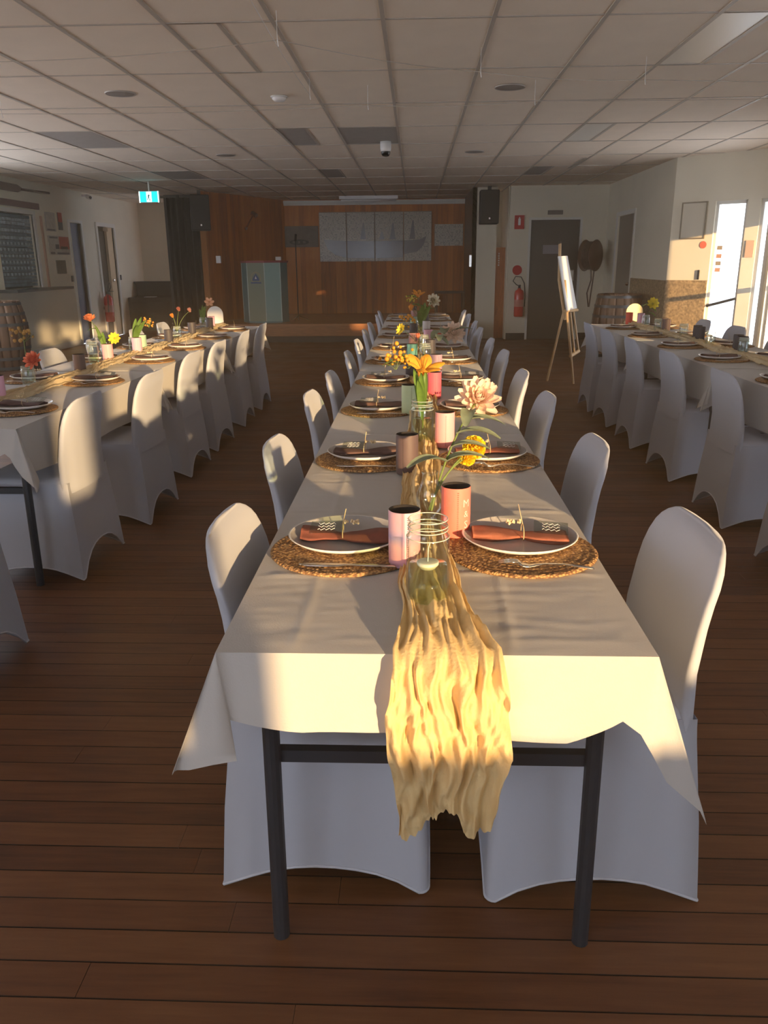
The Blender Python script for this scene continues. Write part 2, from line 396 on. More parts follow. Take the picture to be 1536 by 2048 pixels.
# doors ------------------------------------------------------------
blue_m = mat('blue_door_paint', (.045, .085, .19), .4)
door_and_gap_m = mat('dark_door_and_gap_shade', (.085, .07, .055), .35)
cream_door = mat('cream_door_paint', (.72, .56, .36), .45)
taupe_door = mat('taupe_door_paint', (.26, .22, .17), .5)
def frame_x(name, X, y0, y1, zt, w=.07):
    b = MB().box((X - .1, y0 - w, 0), (X + .025, y0, zt + w)).box((X - .1, y1, 0), (X + .025, y1 + w, zt + w)).box((X - .1, y0, zt), (X + .025, y1, zt + w))
    return struct(b.build(name, white_trim))
frame_x('trim_4', XL, 14.56, 15.06, 2.09, .05); frame_x('trim_5', XL, 15.83, 16.68, 2.08, .07)
struct(MB().box((XL - .1, 14.56, 0), (XL - .05, 15.06, 2.09)).build('door_1', blue_m))
d = struct(MB().box((XL - .12, 15.83, 0), (XL - .08, 16.38, 2.08)).build('door_2', door_and_gap_m))  # dark slab stands in for the unlit interior past the open leaf
MB().box((XL - .07, 16.38, 0), (XL - .02, 16.68, 2.08)).build('leaf', cream_door, d)
MB().ball((XL + .01, 16.42, 1.08), .03).build('door_handle', steel_m, d)
MB().box((XL - .06, 16.1, 2.0), (XL + .02, 16.35, 2.06)).build('door_closer', steel_m, d)
struct(MB().box((XL - .16, 11.6, 0), (XL - .145, 17.2, 2.4)).build('wall_dark_backing', black_m))  # black sheet added to keep outdoor light out of the door gaps
d = struct(MB().box((2.04, 15.09, .01), (2.9, 15.13, 2.07)).build('door_5', door_and_gap_m))
MB().box((2.27, 15.08, 1.5), (2.57, 15.09, 1.65)).build('paper_sign', mat('faded_paper', (.30, .28, .30), .8), d)
MB().box((2.77, 15.08, 1.03), (2.84, 15.09, 1.22)).build('push_plate', steel_m, d)
struct(MB().box((2.0, 15.035, 0), (2.04, 15.08, 2.11)).box((2.9, 15.035, 0), (2.94, 15.08, 2.11)).box((2.04, 15.035, 2.07), (2.9, 15.08, 2.11)).build('trim_6', white_trim))
d = struct(MB().box((3.40, 13.2, .01), (3.44, 14.27, 2.07)).build('door_6', taupe_door))
MB().ball((3.36, 13.3, 1.02), .03).build('door_handle', steel_m, d)
struct(MB().box((3.355, 13.13, 0), (3.37, 13.2, 2.14)).box((3.355, 14.27, 0), (3.37, 14.34, 2.14)).box((3.355, 13.2, 2.07), (3.37, 14.27, 2.14)).build('trim_7', white_trim))

# thin scattering volume added to imitate lens glare
hz = bpy.data.materials.new('glare_veil'); hz.use_nodes = True; nt = hz.node_tree; nt.nodes.remove(nt.nodes['Principled BSDF'])
vsn = nt.nodes.new('ShaderNodeVolumeScatter'); vsn.inputs['Color'].default_value = (1, .80, .54, 1); vsn.inputs['Density'].default_value = .011; vsn.inputs['Anisotropy'].default_value = .2
nt.links.new(vsn.outputs[0], nt.nodes['Material Output'].inputs['Volume'])
hzo = MB().box((XL - .3, YB - .3, -.02), (XR + .3, YF + .1, H + .05)).build('glare_veil', hz); hzo['kind'] = 'stuff'; tag(hzo, 'thin warm veil added to imitate lens glare in the hall', 'glare_veil')

# ------------------------------------------------------------------ stage
ST = .33
stg = MB().prism([(-4.0, 14.62), (1.06, 14.62), (1.06, 17.75), (-2.75, 17.75), (-3.85, 15.4), (-4.0, 15.4)], .12, ST)
stage = struct(stg.build('floor_stage', mat('stage_boards', (.24, .085, .024), .35, var=.25, vscale=4, stretch=(2, 20, 20))))
MB().box((-3.98, 14.60, ST - .03), (1.06, 14.625, ST + .004)).build('nosing', mat('stage_edge', (.30, .12, .04), .4), stage)
MB().box((-3.98, 14.72, 0), (1.04, 14.78, .12)).build('kickboard', black_m, stage)
wb = struct(MB().box((-2.8, 17.78, 0), (1.15, 17.86, H + .03)).build('wall_stage_back', wood_wall_m))
pm = MB().box((-.0535, -.012, 0), (.0535, .012, H - ST)).mesh('wall_board'); pm.materials.append(wood_wall_m)
for k in range(36): ob('wall_board', pm, None, wb, (-2.72 + .108 * k, 17.77, ST))
P0, P1 = Vector((-3.86, 15.4)), Vector((-2.76, 17.78)); PD = P1 - P0; PL = PD.length; pa = math.atan2(PD.y, PD.x)
ws = struct(MB().box((0, 0, 0), (PL, .08, H + .03)).build('wall_stage_left', wood_wall_m)); ws.location = (P0.x, P0.y, 0); ws.rotation_euler.z = pa
for k in range(24): ob('wall_board', pm, None, ws, (.055 + .108 * k, -.012, ST))
MB().box((-.03, -.03, 0), (0, .1, 2.02)).build('end_post', mat('post_wood', (.42, .17, .05), .4, var=.2, vscale=5, stretch=(20, 20, 2)), ws)
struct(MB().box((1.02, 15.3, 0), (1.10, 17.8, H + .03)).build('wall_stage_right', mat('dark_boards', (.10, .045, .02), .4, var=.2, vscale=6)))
struct(MB().box((-2.76, 17.68, H - .07), (1.03, 17.76, H - .02)).box((-2.76, 17.72, H - .11), (1.03, 17.76, H - .07)).build('trim_8', white_trim))
struct(MB().box((1.02, 15.3, 0), (1.46, 15.38, H + .03)).build('wall_stage_pillar', white_wall))
struct(MB().box((1.40, 16.2, 0), (1.75, 16.28, H + .03)).build('wall_recess', white_wall))
struct(MB().box((1.64, 15.15, 0), (1.70, 16.25, H + .03)).build('wall_recess_side', white_wall))
# orange timber panel leaning in recess
t = thing('timber_panel', 'tall narrow orange timber panel standing in the dark recess beside the stage pillar', 'panel', (1.555, 15.42, 0))
MB().box((-.085, -.03, 0), (.085, .03, 1.62)).build('board', mat('orange_timber', (.45, .15, .04), .4, var=.2, vscale=4, stretch=(20, 20, 2)), t)
b = MB()
for k in range(6): b.box((-.045 + .004 * (k % 2), -.034, 1.30 + .04 * k), (-.02, -.03, 1.325 + .04 * k))
b.build('lettering', rim_m, t)

# ================================================================== chairs
def chair_proto():
    def xr(z):
        pts = [(0, -.24), (.2, -.228), (.42, -.205), (.55, -.203), (.68, -.218), (.78, -.245), (.83, -.262)]
        for (a, p), (c, q) in zip(pts, pts[1:]):
            if z <= c: return p + (q - p) * (z - a) / (c - a)
        return pts[-1][1]
    SEAT = .45
    # skirt
    def rr(x0, x1, hy, r, n=5):
        P = []
        for cx_, cy_, a0 in ((x1 - r, hy - r, 0), (x0 + r, hy - r, PI / 2), (x0 + r, -hy + r, PI), (x1 - r, -hy + r, 1.5 * PI)):
            for k in range(n): a = a0 + PI / 2 * k / (n - 1); P.append((cx_ + r * math.cos(a), cy_ + r * math.sin(a)))
        return P
    def dense(P, m=9):
        Q = []; N = len(P)
        for i in range(N):
            a, b = P[i], P[(i + 1) % N]; d = math.dist(a, b); k = m if d > .15 else 1
            for j in range(k): t = j / k; Q.append((a[0] + (b[0] - a[0]) * t, a[1] + (b[1] - a[1]) * t))
        return Q
    top = dense(rr(xr(SEAT), .225, .222, .045)); bot = dense(rr(-.24, .235, .255, .02))
    n = min(len(top), len(bot)); rows = []
    def hem(p):
        x, y = p
        dfeet = min(abs(x - .235) + abs(y - .255), abs(x - .235) + abs(y + .255), abs(x + .24) + abs(y - .255), abs(x + .24) + abs(y + .255))
        Lh = .24; u = min(1, max(0, (dfeet - .045) / (Lh - .045)))
        hmax = .12 if x < -.2 else (.06 if x > .2 else .055)
        return .008 + hmax * math.sqrt(max(0, 1 - (1 - u) ** 2)) if u > 0 else .006
    SS = [0, .04, .12, .25, .4, .55, .7, .85, .95, 1]
    for s in SS:
        row = []
        for i in range(n):
            t, q = top[i], bot[i]; h = hem(q); z = SEAT - s * (SEAT - h); w = (SEAT - z) / SEAT
            x = t[0] + (q[0] - t[0]) * w; y = t[1] + (q[1] - t[1]) * w
            if q[0] < -.2: x = xr(z)
            # fabric pulls in between the legs
            mid = max(0, 1 - max(abs(y) / .255 if abs(q[0]) > .2 else abs(q[0]) / .235, 0))
            k = 1 - .05 * mid * math.sin(PI * min(1, w * 1.1)) if abs(q[1]) > .22 or q[0] > .2 else 1
            row.append((x * (k if q[0] > 0 else 1), y * (k if abs(q[1]) > .22 else 1), z))
        rows.append(row)
    sk = MB().grid(rows, close=True)
    capr = []
    for kx, dz in ((1, 0), (.97, .012), (.85, .02), (.5, .024), (.05, .022)):
        capr.append([(.01 + (t[0] - .01) * kx, t[1] * kx, SEAT + dz) for t in top])
    sk.grid(capr[::-1], close=True)
    hemp = rows[-1]; hm = MB().tube(list(hemp) + [hemp[0]], .0035, 5, cap=False)
    # backrest
    bk = []
    levels = [.40, .45, .5, .55, .6, .65, .70, .735, .765, .785, .80, .81, .815]
    for z in levels:
        w = .224 - .016 * max(0, (z - .45) / .36); th = .05 - .02 * (z - .4) / .4
        if z > .70: e = (z - .70) / .117; w -= .10 * (1 - math.sqrt(max(0, 1 - e ** 2.4))); th *= math.sqrt(max(.1, 1 - e ** 4))
        x0 = xr(z); ring = []
        for k in range(28):
            a = 2 * PI * k / 28; c, s_ = math.cos(a), math.sin(a)
            px_ = math.copysign(abs(c) ** .55, c); py_ = math.copysign(abs(s_) ** .45, s_)
            dish = -.022 * (1 - (py_) ** 2) * (1 if z < .78 else .6)
            ring.append((x0 + th / 2 + px_ * th / 2 + dish + .0, py_ * w, z))
        bk.append(ring)
    bm = MB().grid(bk, close=True); c = [(sum(p[0] for p in bk[-1]) / 28, 0, .817)]; o0 = len(bm.v); bm.v.append(c[0])
    bm.f += [(o0 - 28 + k, o0 - 28 + (k + 1) % 28, o0) for k in range(28)]
    return sk.mesh('seat_cover', True), hm.mesh('hem', True), bm.mesh('back_cover', True)
CH = chair_proto()
for me, m_ in zip(CH, (chair_m, hem_m, chair_m)): me.materials.append(m_)
def chair(x, y, rz, label, group):
    t = thing('banquet_chair', label, 'chair', (x, y, 0), rz, group)
    s = ob('seat_cover', CH[0], None, t); ob('hem', CH[1], None, s); ob('back_cover', CH[2], None, t)
    return t
random.seed(11)
CR = [1.72, 2.60, 3.54, 4.34, 5.37, 6.23, 7.30, 8.15, 9.25, 10.0]; CL = [1.74, 2.58, 3.60, 4.30, 5.34, 6.20, 7.15, 8.0, 9.25, 9.95]
for k, y in enumerate(CR):
    chair((.39 if k == 0 else .345) + random.uniform(-.012, .012), y, PI + random.uniform(-.03, .03) + (.03 if k == 0 else 0), 'white covered chair on the right side of the centre table, %s from the near end' % ORD[k], 'chairs along the centre table')
for k, y in enumerate(CL):
    chair((-.185 if k == 0 else -.225 if k < 3 else -.2) + random.uniform(-.012, .012), y, random.uniform(-.03, .03), 'white covered chair on the left side of the centre table, %s from the near end' % ORD[k], 'chairs along the centre table')
for k, y in enumerate([3.59, 4.40, 5.42, 6.2, 7.15, 8.0]):
    chair(-1.745 + (.05 if k == 1 else 0), y, PI + random.uniform(-.04, .04), 'white covered chair on the aisle side of the left table, %s from the near end' % ORD[k], 'chairs along the left table')
for k, y in enumerate([5.6, 6.42, 7.4, 8.2]):
    chair(-2.33, y, random.uniform(-.05, .05), 'white covered chair on the wall side of the left table, %s from near end' % ORD[k], 'chairs along the left table')
chair(-1.72, 2.47, PI, 'white covered chair cut off by the left picture edge, before the left table', 'chairs along the left table')
for k, y in enumerate([3.45, 4.36, 5.33, 6.28, 7.12, 7.85]):
    chair(1.885, y, random.uniform(-.03, .03), 'white covered chair on the aisle side of the right table, %s from the near end' % ORD[k], 'chairs along the right table')
for k, y in enumerate([5.5, 6.4, 7.3, 8.15]):
    chair(2.60, y, PI + random.uniform(-.05, .05), 'white covered chair on the window side of the right table, %s from near end' % ORD[k], 'chairs along the right table')

# ================================================================== tables and cloths
def table(x0, x1, y0, y1, label, group):
    t = thing('trestle_table', label, 'table', ((x0 + x1) / 2, (y0 + y1) / 2, 0), 0, group)
    hx, hy = (x1 - x0) / 2 - .006, (y1 - y0) / 2 - .004
    bev(MB().box((-hx, -hy, .71), (hx, hy, .737)).build('tabletop', board_m, t))
    for sx in (-1, 1):
        for sy in (-1, 1):
            MB().tube([(sx * .318, sy * (hy - .13), 0), (sx * .318, sy * (hy - .14), .71)], .0175, 12).build('leg', leg_m, t)
    for sy in (-1, 1):
        MB().box((-.318, sy * (hy - .15) - .011, .425), (.318, sy * (hy - .15) + .011, .452)).build('crossbar', leg_m, t)
        MB().tube([(0, sy * (hy - .15), .45), (0, sy * (hy - .5), .70)], .006, 6).build('brace', leg_m, t)
    return t
def wrinkle(x, y, s=0):
    p = Vector((x * 5 + s, y * 7 - s, s))
    v = .0020 * noise.noise(p) + .0016 * noise.noise(Vector((x * 10, y * 45, s + 3))) * (0.5 + noise.noise(Vector((x * 3, y * 3, 5 + s)))) + .0004 * noise.noise(p * 5)
    return v
def cloth(x0, x1, y0, y1, z, label, group, hi=False, ears=(1, 1, 0, 0), seed=0, tips=None, drop=.155, sdrop=.21):
    nx, ny = (110, 200) if hi else (26, 60)
    b = MB(); rows = []
    cx_ = (x0 + x1) / 2
    for j in range(ny + 1):
        y = y0 + (y1 - y0) * j / ny; row = []
        for i in range(nx + 1):
            x = x0 + (x1 - x0) * i / nx
            e = min(1, min(x - x0, x1 - x, y - y0, y1 - y) / .05)
            h = wrinkle(x, y, seed) * e
            if hi:
                for yc in (1.585, 2.03, 2.6): h += .0022 * e * math.exp(-((y - yc - .01 * math.sin(x * 6)) / .010) ** 2)
                for xc in (.17, -.21): h += .0016 * e * math.exp(-((x - xc - .006 * math.sin(y * 5)) / .009) ** 2)
            row.append((x, y, z + h + .0015 * e))
        rows.append(row)
    b.grid(rows)
    T, Bt = [], []
    def add(tp, bt): T.append(Vector(tp)); Bt.append(Vector(bt))
    def edge(p, q, nrm, dr, n, e0, e1, ph, endskip=.0):
        for k in range(n + 1):
            t = k / n; pt = Vector(p) + (Vector(q) - Vector(p)) * t
            wv = .010 * math.sin(ph + t * 9) + .006 * math.sin(ph * 2 + t * 21)
            zz = z - dr + .010 * math.sin(ph + 5 * t)
            if e0 and t < .18: zz += .03 * (1 - t / .18)
            if e1 and t > .82: zz += .03 * (t - .82) / .18
            sx_ = (.055 * max(0, (t - .8) / .2) if e1 else 0) - (.02 * max(0, (.2 - t) / .2) if e0 else 0)
            if nrm[1] < -.5: pt2 = Vector((pt.x - sx_, pt.y)); zz += .02 * max(0, (t - .8) / .2) * (1 if e1 else 0)
            else: pt2 = Vector((pt.x, pt.y))
            add((pt.x, pt.y, z), (pt2.x + nrm[0] * (.012 + wv * .5), pt2.y + nrm[1] * (.012 + wv * .5), zz))
    cs = [(x0, y0), (x1, y0), (x1, y1), (x0, y1)]; nr = [(0, -1), (1, 0), (0, 1), (-1, 0)]; dr = [drop if ears[0] or ears[1] else .03, sdrop, drop if ears[2] or ears[3] else .03, sdrop]
    for k in range(4):
        p, q = cs[k], cs[(k + 1) % 4]
        n = 26 if k % 2 == 0 else 44
        edge((p[0], p[1]) + (0,), (q[0], q[1]) + (0,), nr[k], dr[k], n, ears[k], ears[(k + 1) % 4], seed + k * 1.7)
        if ears[(k + 1) % 4]:
            c = cs[(k + 1) % 4]; dg = Vector((nr[k][0] + nr[(k + 1) % 4][0], nr[k][1] + nr[(k + 1) % 4][1]))
            tp = tips[(k + 1) % 4] if tips and tips.get((k + 1) % 4) else (c[0] + dg.x * .075, c[1] + dg.y * .055, z - .255)
            base = Bt[-1].copy(); tv = Vector(tp)
            for q_ in (.12, .35, .6, .85): add((c[0], c[1], z), base.lerp(tv, q_) + Vector((dg.x * .012 * math.sin(q_ * 9), -.01 * math.sin(q_ * 7), .006 * math.sin(q_ * 6))))
            add((c[0], c[1], z), tv); add((c[0], c[1], z), tv + Vector((.002, .012, .002)))
            nx_ = nr[(k + 1) % 4]; e2 = Vector((c[0] + nx_[0] * .03, c[1] + nx_[1] * .03, z - sdrop + .02)) + Vector((-nr[k][0], -nr[k][1], 0)) * .06
            for q_ in (.3, .6, .85): add((c[0], c[1], z), tv.lerp(e2, q_) + Vector((dg.x * .015 * math.sin(q_ * PI), 0, 0)))
    N = len(T); rows = []
    for s in (0, .03, .08, .2, .35, .5, .65, .8, .92, 1):
        rows.append([T[i].lerp(Bt[i], s) + Vector((0, 0, .0)) for i in range(N)])
    b.grid(rows, close=True)
    o = b.build('tablecloth', cloth_m, None, True)
    return tag(o, label, 'tablecloth', group)
TL = 1.826; TX0, TX1 = -.342, .412
TIPS = {0: (-.425, 1.185, .522), 1: (.515, 1.195, .43)}
for k in range(5):
    y0 = 1.225 + k * TL
    table(TX0, TX1, y0, y0 + TL, 'folding table with dark steel legs in the centre row, %s from the camera' % ORD[k], 'folding tables')
    cloth(TX0, TX1, y0 - (.012 if k else 0), y0 + TL, .742 + .0015 * k, 'white cloth on the centre row of tables, %s from the camera' % ORD[k], 'tablecloths', hi=(k == 0), ears=(1, 1, 0, 0) if k == 0 else ((0, 0, 1, 1) if k == 4 else (0, 0, 0, 0)), seed=k * 3.1, tips=TIPS if k == 0 else None)
for k in range(3):
    y0 = 3.15 + k * TL
    for side, xa in (('left', -2.385), ('right', 1.83)):
        table(xa, xa + .755, y0, y0 + TL, 'folding table in the %s row, %s from the camera' % (side, ORD[k]), 'folding tables')
        cloth(xa, xa + .755, y0 + (.008 if k else 0), y0 + TL - .01, .742 + .001 * k, 'white cloth on the %s row of tables, %s from the camera' % (side, ORD[k]), 'tablecloths', ears=(1, 1, 1, 1), seed=k * 2.3 + len(side), sdrop=.22)
TZ = .7475

# ================================================================== runners
def runner(name, label, xc, w, y_near, y_far, m, dropz=None, zt=.750, dy=.02, ncol=44, seed=0, amp=.012):
    b = MB(); rows = []
    def pleat(t, s, k=1):
        return (.75 * math.sin(2 * PI * (3.7 * t + 1.0 * noise.noise(Vector((s * 1.1, t * 3, seed + 11))))) + .5 * math.sin(2 * PI * (7.5 * t + 1.3 * noise.noise(Vector((s * 1.5, t * 2, seed))))) + 0.20 * math.sin(2 * PI * (14 * t + 1.6 * noise.noise(Vector((s * 2.2, t * 2, seed + 4))))) + .4 * noise.noise(Vector((t * 10, s * 9, seed + 8)))) * .8
    s = y_near
    path = []
    if dropz is not None:
        L = .745 - dropz; nd = 46
        for i in range(nd, 0, -1): path.append(('d', i / nd))
    ny = int((y_far - y_near) / dy)
    for i in range(ny + 1): path.append(('t', y_near + i * dy))
    for kind, v in path:
        row = []
        for c in range(ncol + 1):
            t = c / ncol; u = 2 * t - 1
            if kind == 't':
                d = v - y_near
                ww = w * (1 + .22 * noise.noise(Vector((v * 2.5, seed, 1)))) * (1.0 if dropz is None else 1 + .55 * math.exp(-d / .09))
                x = xc(v) + u * ww / 2 + .012 * noise.noise(Vector((v * 6, u * 2, seed)))
                bunch = (1 - u * u) * .016 * min(1, d / .2 + .15)
                z = zt + amp * (.85 + pleat(t, v)) * .8 + bunch + .010 * noise.noise(Vector((x * 40, v * 30, seed))) + .004 * noise.noise(Vector((x * 110, v * 90, seed)))
                if dropz is not None and d < .03: z = zt + (z - zt) * (.5 + .5 * d / .03)
                row.append((x, v, max(zt, z)))
            else:
                end = .93 + .07 * math.sin(9 * t + 1) - (.10 * math.exp(-((t - .56) / .07) ** 2)) + .02 * noise.noise(Vector((t * 30, 0, seed)))
                vv = v * end
                ww = w * (1.55 + .28 * math.sin(PI * min(1, vv * 1.2)) - .1 * vv)
                x = xc(y_near) + .012 * vv * 0 + u * ww / 2 + .010 * noise.noise(Vector((vv * 5, u * 3, seed + 2))) + .02 * vv * (1 if u > 0 else -.4) * noise.noise(Vector((vv * 2, 0, seed)))
                z = .745 - vv * (.745 - dropz)
                yy = y_near - .034 - .012 * min(1, vv * 6) - amp * 1.3 * (pleat(t, 4 + vv * 1.7)) - .005 * noise.noise(Vector((x * 60, z * 35, seed))) - .003 * noise.noise(Vector((x * 140, z * 90, seed))) - .01 * (vv > .9) * noise.noise(Vector((t * 9, 1, seed)))
                row.append((x, yy, z))
        rows.append(row)
    b.grid(rows)
    o = b.build(name, m, None, True)
    return tag(o, label, 'table runner', 'cheesecloth runners')
runner('table_runner', 'cream crinkled cheesecloth runner hanging over the near end of the centre table', lambda y: .052 - .022 * min(1, max(0, (y - 1.22) / .25)) + .012 * math.sin(y * 2.1), .118, 1.222, 10.2, runner_m, dropz=.408, seed=2, ncol=96, dy=.016)
runner('table_runner', 'straw coloured bunched runner along the left table', lambda y: -1.99 - .012 * (y - 4) + .012 * math.sin(y * 3), .125, 3.3, 8.6, straw_m, seed=5, amp=.016)
runner('table_runner', 'pale bunched runner along the sunny right table', lambda y: 2.21 + .015 * math.sin(y * 3), .125, 3.3, 8.6, straw_m, seed=9, amp=.016)

# ================================================================== place settings
mp_ = [(.0001, .004)]
nring = 11
for k in range(nring):
    r0 = .171 * k / nring; r1 = .171 * (k + 1) / nring
    for q in (.15, .5, .85): mp_.append((r0 + (r1 - r0) * q, .004 + .0035 * math.sin(PI * q)))
mp_ += [(.1715, .002), (.170, 0), (.0001, 0)]
mat_me = MB().lathe(mp_, 56).mesh('placemat', True); mat_me.materials.append(weave_m)
plate_me = MB().lathe([(.0001, .004), (.09, .004), (.105, .006), (.125, .015), (.1305, .0185)], 48).mesh('plate_well', True); plate_me.materials.append(plate_m)
rim_me = MB().lathe([(.1303, .0186), (.1335, .0195), (.1345, .018), (.12, .008), (.09, 0.0), (.0001, 0.0)], 48).mesh('plate_rim', True); rim_me.materials.append(rim_m)
def napkin_mesh(seed):
    random.seed(seed); b = MB(); rows = []
    n = 36
    for i in range(n + 1):
        u = i / n; x = -.125 + .25 * u; d = abs(u - .55) / .55
        w = .020 + .030 * min(1, d * 1.6) * (1 - .45 * max(0, (d - .55) / .45)) + .005 * noise.noise(Vector((u * 6, seed, 0)))
        h = .009 + .007 * min(1, d * 1.4)
        yc = .018 * math.sin(u * 3.2 + seed) + .006 * noise.noise(Vector((u * 5, seed, 3)))
        ring = []
        for k in range(18):
            a = 2 * PI * k / 18; r = 1 + .30 * noise.noise(Vector((u * 4, math.cos(a) * 2, seed + math.sin(a) * 2))) + .10 * math.sin(5 * a + seed)
            zz = math.sin(a) * h * r * .75
            ring.append((x, yc + math.cos(a) * w * r, max(0, zz + h * .55) if True else 0))
        rows.append(ring)
    b.grid(rows, close=True)
    b.f.append(tuple(range(18))); b.f.append(tuple(n * 18 + k for k in range(17, -1, -1)))
    return b.mesh('napkin', True)
NAPS = [napkin_mesh(s) for s in (1, 5, 9)]
nap_cols = [mat('rust_napkin', (.20, .062, .042), .9, var=.2, vscale=20, bump=.2, bscale=300), mat('mauve_brown_napkin', (.105, .058, .052), .9, var=.2, vscale=20, bump=.2, bscale=300), mat('coral_brown_napkin', (.30, .10, .06), .9, var=.2, vscale=20, bump=.2, bscale=300), mat('coral_napkin', (.55, .12, .07), .9, var=.15)]
twine_me = MB().tube([(.010, .028 * math.cos(a), .016 + .019 * math.sin(a)) for a in [k * PI / 8 for k in range(17)]], .0014, 5).tube([(.010, 0, .034), (.005, .012, .055), (-.001, .022, .078)], .0012, 5).mesh('twine', True); twine_me.materials.append(twine_m)
sb = MB(); random.seed(4)
for k in range(16): sb.ball((random.uniform(-.034, .006), random.uniform(-.004, .012), .036 + random.uniform(0, .008)), random.uniform(.0028, .0042), 6, 4)
sprig_me = sb.mesh('dried_sprig', True); sprig_me.materials.append(mat('dried_buds', (.72, .58, .36), .8))
card_me = MB().cbox((0, 0, 0), (.078, .050, .002)).mesh('name_card'); card_me.materials.append(card_m)
cb_ = MB()
for q in (0, 1, 2): cb_.tube([(-.020 + .004 * k, -.012 + .012 * q + .004 * math.sin(k * 2.1 + q), .0013) for k in range(11)], .0006, 4)
cardp_me = cb_.mesh('script'); cardp_me.materials.append(rim_m)
def ribbon(path, widths, th=.0014):
    b = MB(); rows = []
    for (x, z), w in zip(path, widths): rows.append([(x, -w, z), (x, w, z), (x, w, z + th), (x, -w, z + th)])
    b.grid(rows, close=True); b.f.append((3, 2, 1, 0)); m_ = (len(rows) - 1) * 4; b.f.append((m_, m_ + 1, m_ + 2, m_ + 3)); return b
fk = ribbon([(-.035, .012), (-.025, .005), (-.01, .003), (.02, .009), (.06, .010), (.12, .004), (.125, .003)], [.011, .012, .009, .003, .003, .0055, .004])
for k in range(4): fk.add(*[(lambda bb: (bb.v, bb.f))(MB().tube([(-.034, -.009 + .006 * k, .0125), (-.05, -.009 + .006 * k, .014), (-.075, -.0085 + .0057 * k, .010)], [.0016, .0015, .001], 6))][0])
fork_me = fk.mesh('fork', True); fork_me.materials.append(steel_m)
knife_me = ribbon([(-.105, .001), (-.09, .001), (-.02, .0015), (0, .003), (.05, .0035), (.10, .003), (.105, .002)], [.003, .0085, .0095, .004, .005, .006, .004], .0022).mesh('knife', True); knife_me.materials.append(steel_m)
# stubby holder
HR, HH = .0345, .125
hold_me = MB().lathe([(.0001, .006), (HR - .004, .006), (HR - .0035, HH - .003), (HR - .001, HH), (HR, HH - .002), (HR, .004), (HR - .002, 0), (.0001, 0)], 36)
sleeve_me = MB().lathe([(HR - .0005, HH), (HR, HH - .002), (HR + .0003, .06), (HR, .004), (HR - .002, 0), (.0001, 0)], 36).mesh('sleeve', True)
inner_me = MB().lathe([(.0001, .008), (HR - .0045, .008), (HR - .004, HH - .002), (HR - .0005, HH)], 36).mesh('lining', True); inner_me.materials.append(mat('black_foam', (.016, .013, .013), .9))
st_ = MB()
for k in range(22): st_.cbox((0, -HR - .0004, .01 + k * .005), (.0035, .0012, .0022))
seam_me = st_.mesh('stitching')
def wrap(me, a0, r=HR + .0006):
    for v in me.vertices:
        a = a0 + v.co.x / r; v.co = Vector((r * math.cos(a) if True else 0, r * math.sin(a), v.co.y))
    return me
HC = {'lavender': (.50, .30, .42), 'pink': (.86, .36, .38), 'coral': (.82, .20, .15), 'brown': (.10, .065, .065), 'green': (.50, .60, .36), 'crimson': (.62, .10, .14), 'lilac': (.38, .25, .33), 'teal': (.13, .34, .30), 'mauve': (.32, .15, .15), 'white': (.62, .58, .58), 'dark': (.045, .04, .05), 'red': (.75, .10, .06), 'rose': (.72, .40, .52), 'mint': (.32, .48, .36)}
def band_mat():
    m, nt, p = nodes_mat('printed_lavender')
    co = nt.nodes.new('ShaderNodeTexCoord'); sp = nt.nodes.new('ShaderNodeSeparateXYZ'); nt.links.new(co.outputs['Object'], sp.inputs[0])
    n = nt.nodes.new('ShaderNodeTexNoise'); n.inputs['Scale'].default_value = 40; nt.links.new(co.outputs['Object'], n.inputs[0])
    f = math_n(nt, 'ADD', math_n(nt, 'MULTIPLY', sp.outputs[2], 8), math_n(nt, 'MULTIPLY', n.outputs['Fac'], .12))
    nt.links.new(ramp(nt, f, [(.0, (.36, .26, .42)), (.22, (.80, .36, .40)), (.45, (.82, .42, .44)), (.6, (.44, .33, .50)), (.75, (.72, .42, .50)), (.95, (.80, .44, .50))]), p.inputs['Base Color']); p.inputs['Roughness'].default_value = .55
    return m
lav_m = band_mat()
def holder(x, y, colr, label, rz=0, text=None, z=TZ + .002):
    t = thing('stubby_holder', label, 'stubby holder', (x, y, z), rz, 'stubby holders')
    m_ = lav_m if colr == 'print' else mat('neoprene_' + colr, HC[colr], .6, bump=.05, bscale=400)
    s = obm('sleeve', sleeve_me, m_, t); ob('lining', inner_me, None, t)
    obm('stitching', seam_me, mat('stitch_' + colr, tuple(v * .55 for v in HC.get(colr, (.4, .3, .4))), .7), s)
    if text:
        for i, (tx, zz, sz) in enumerate(text):
            me = wrap(text_mesh(tx, sz, .0003), -PI / 2 + .62)
            for v in me.vertices: v.co.z += zz
            ob('print', me, rim_m, s)
    return t
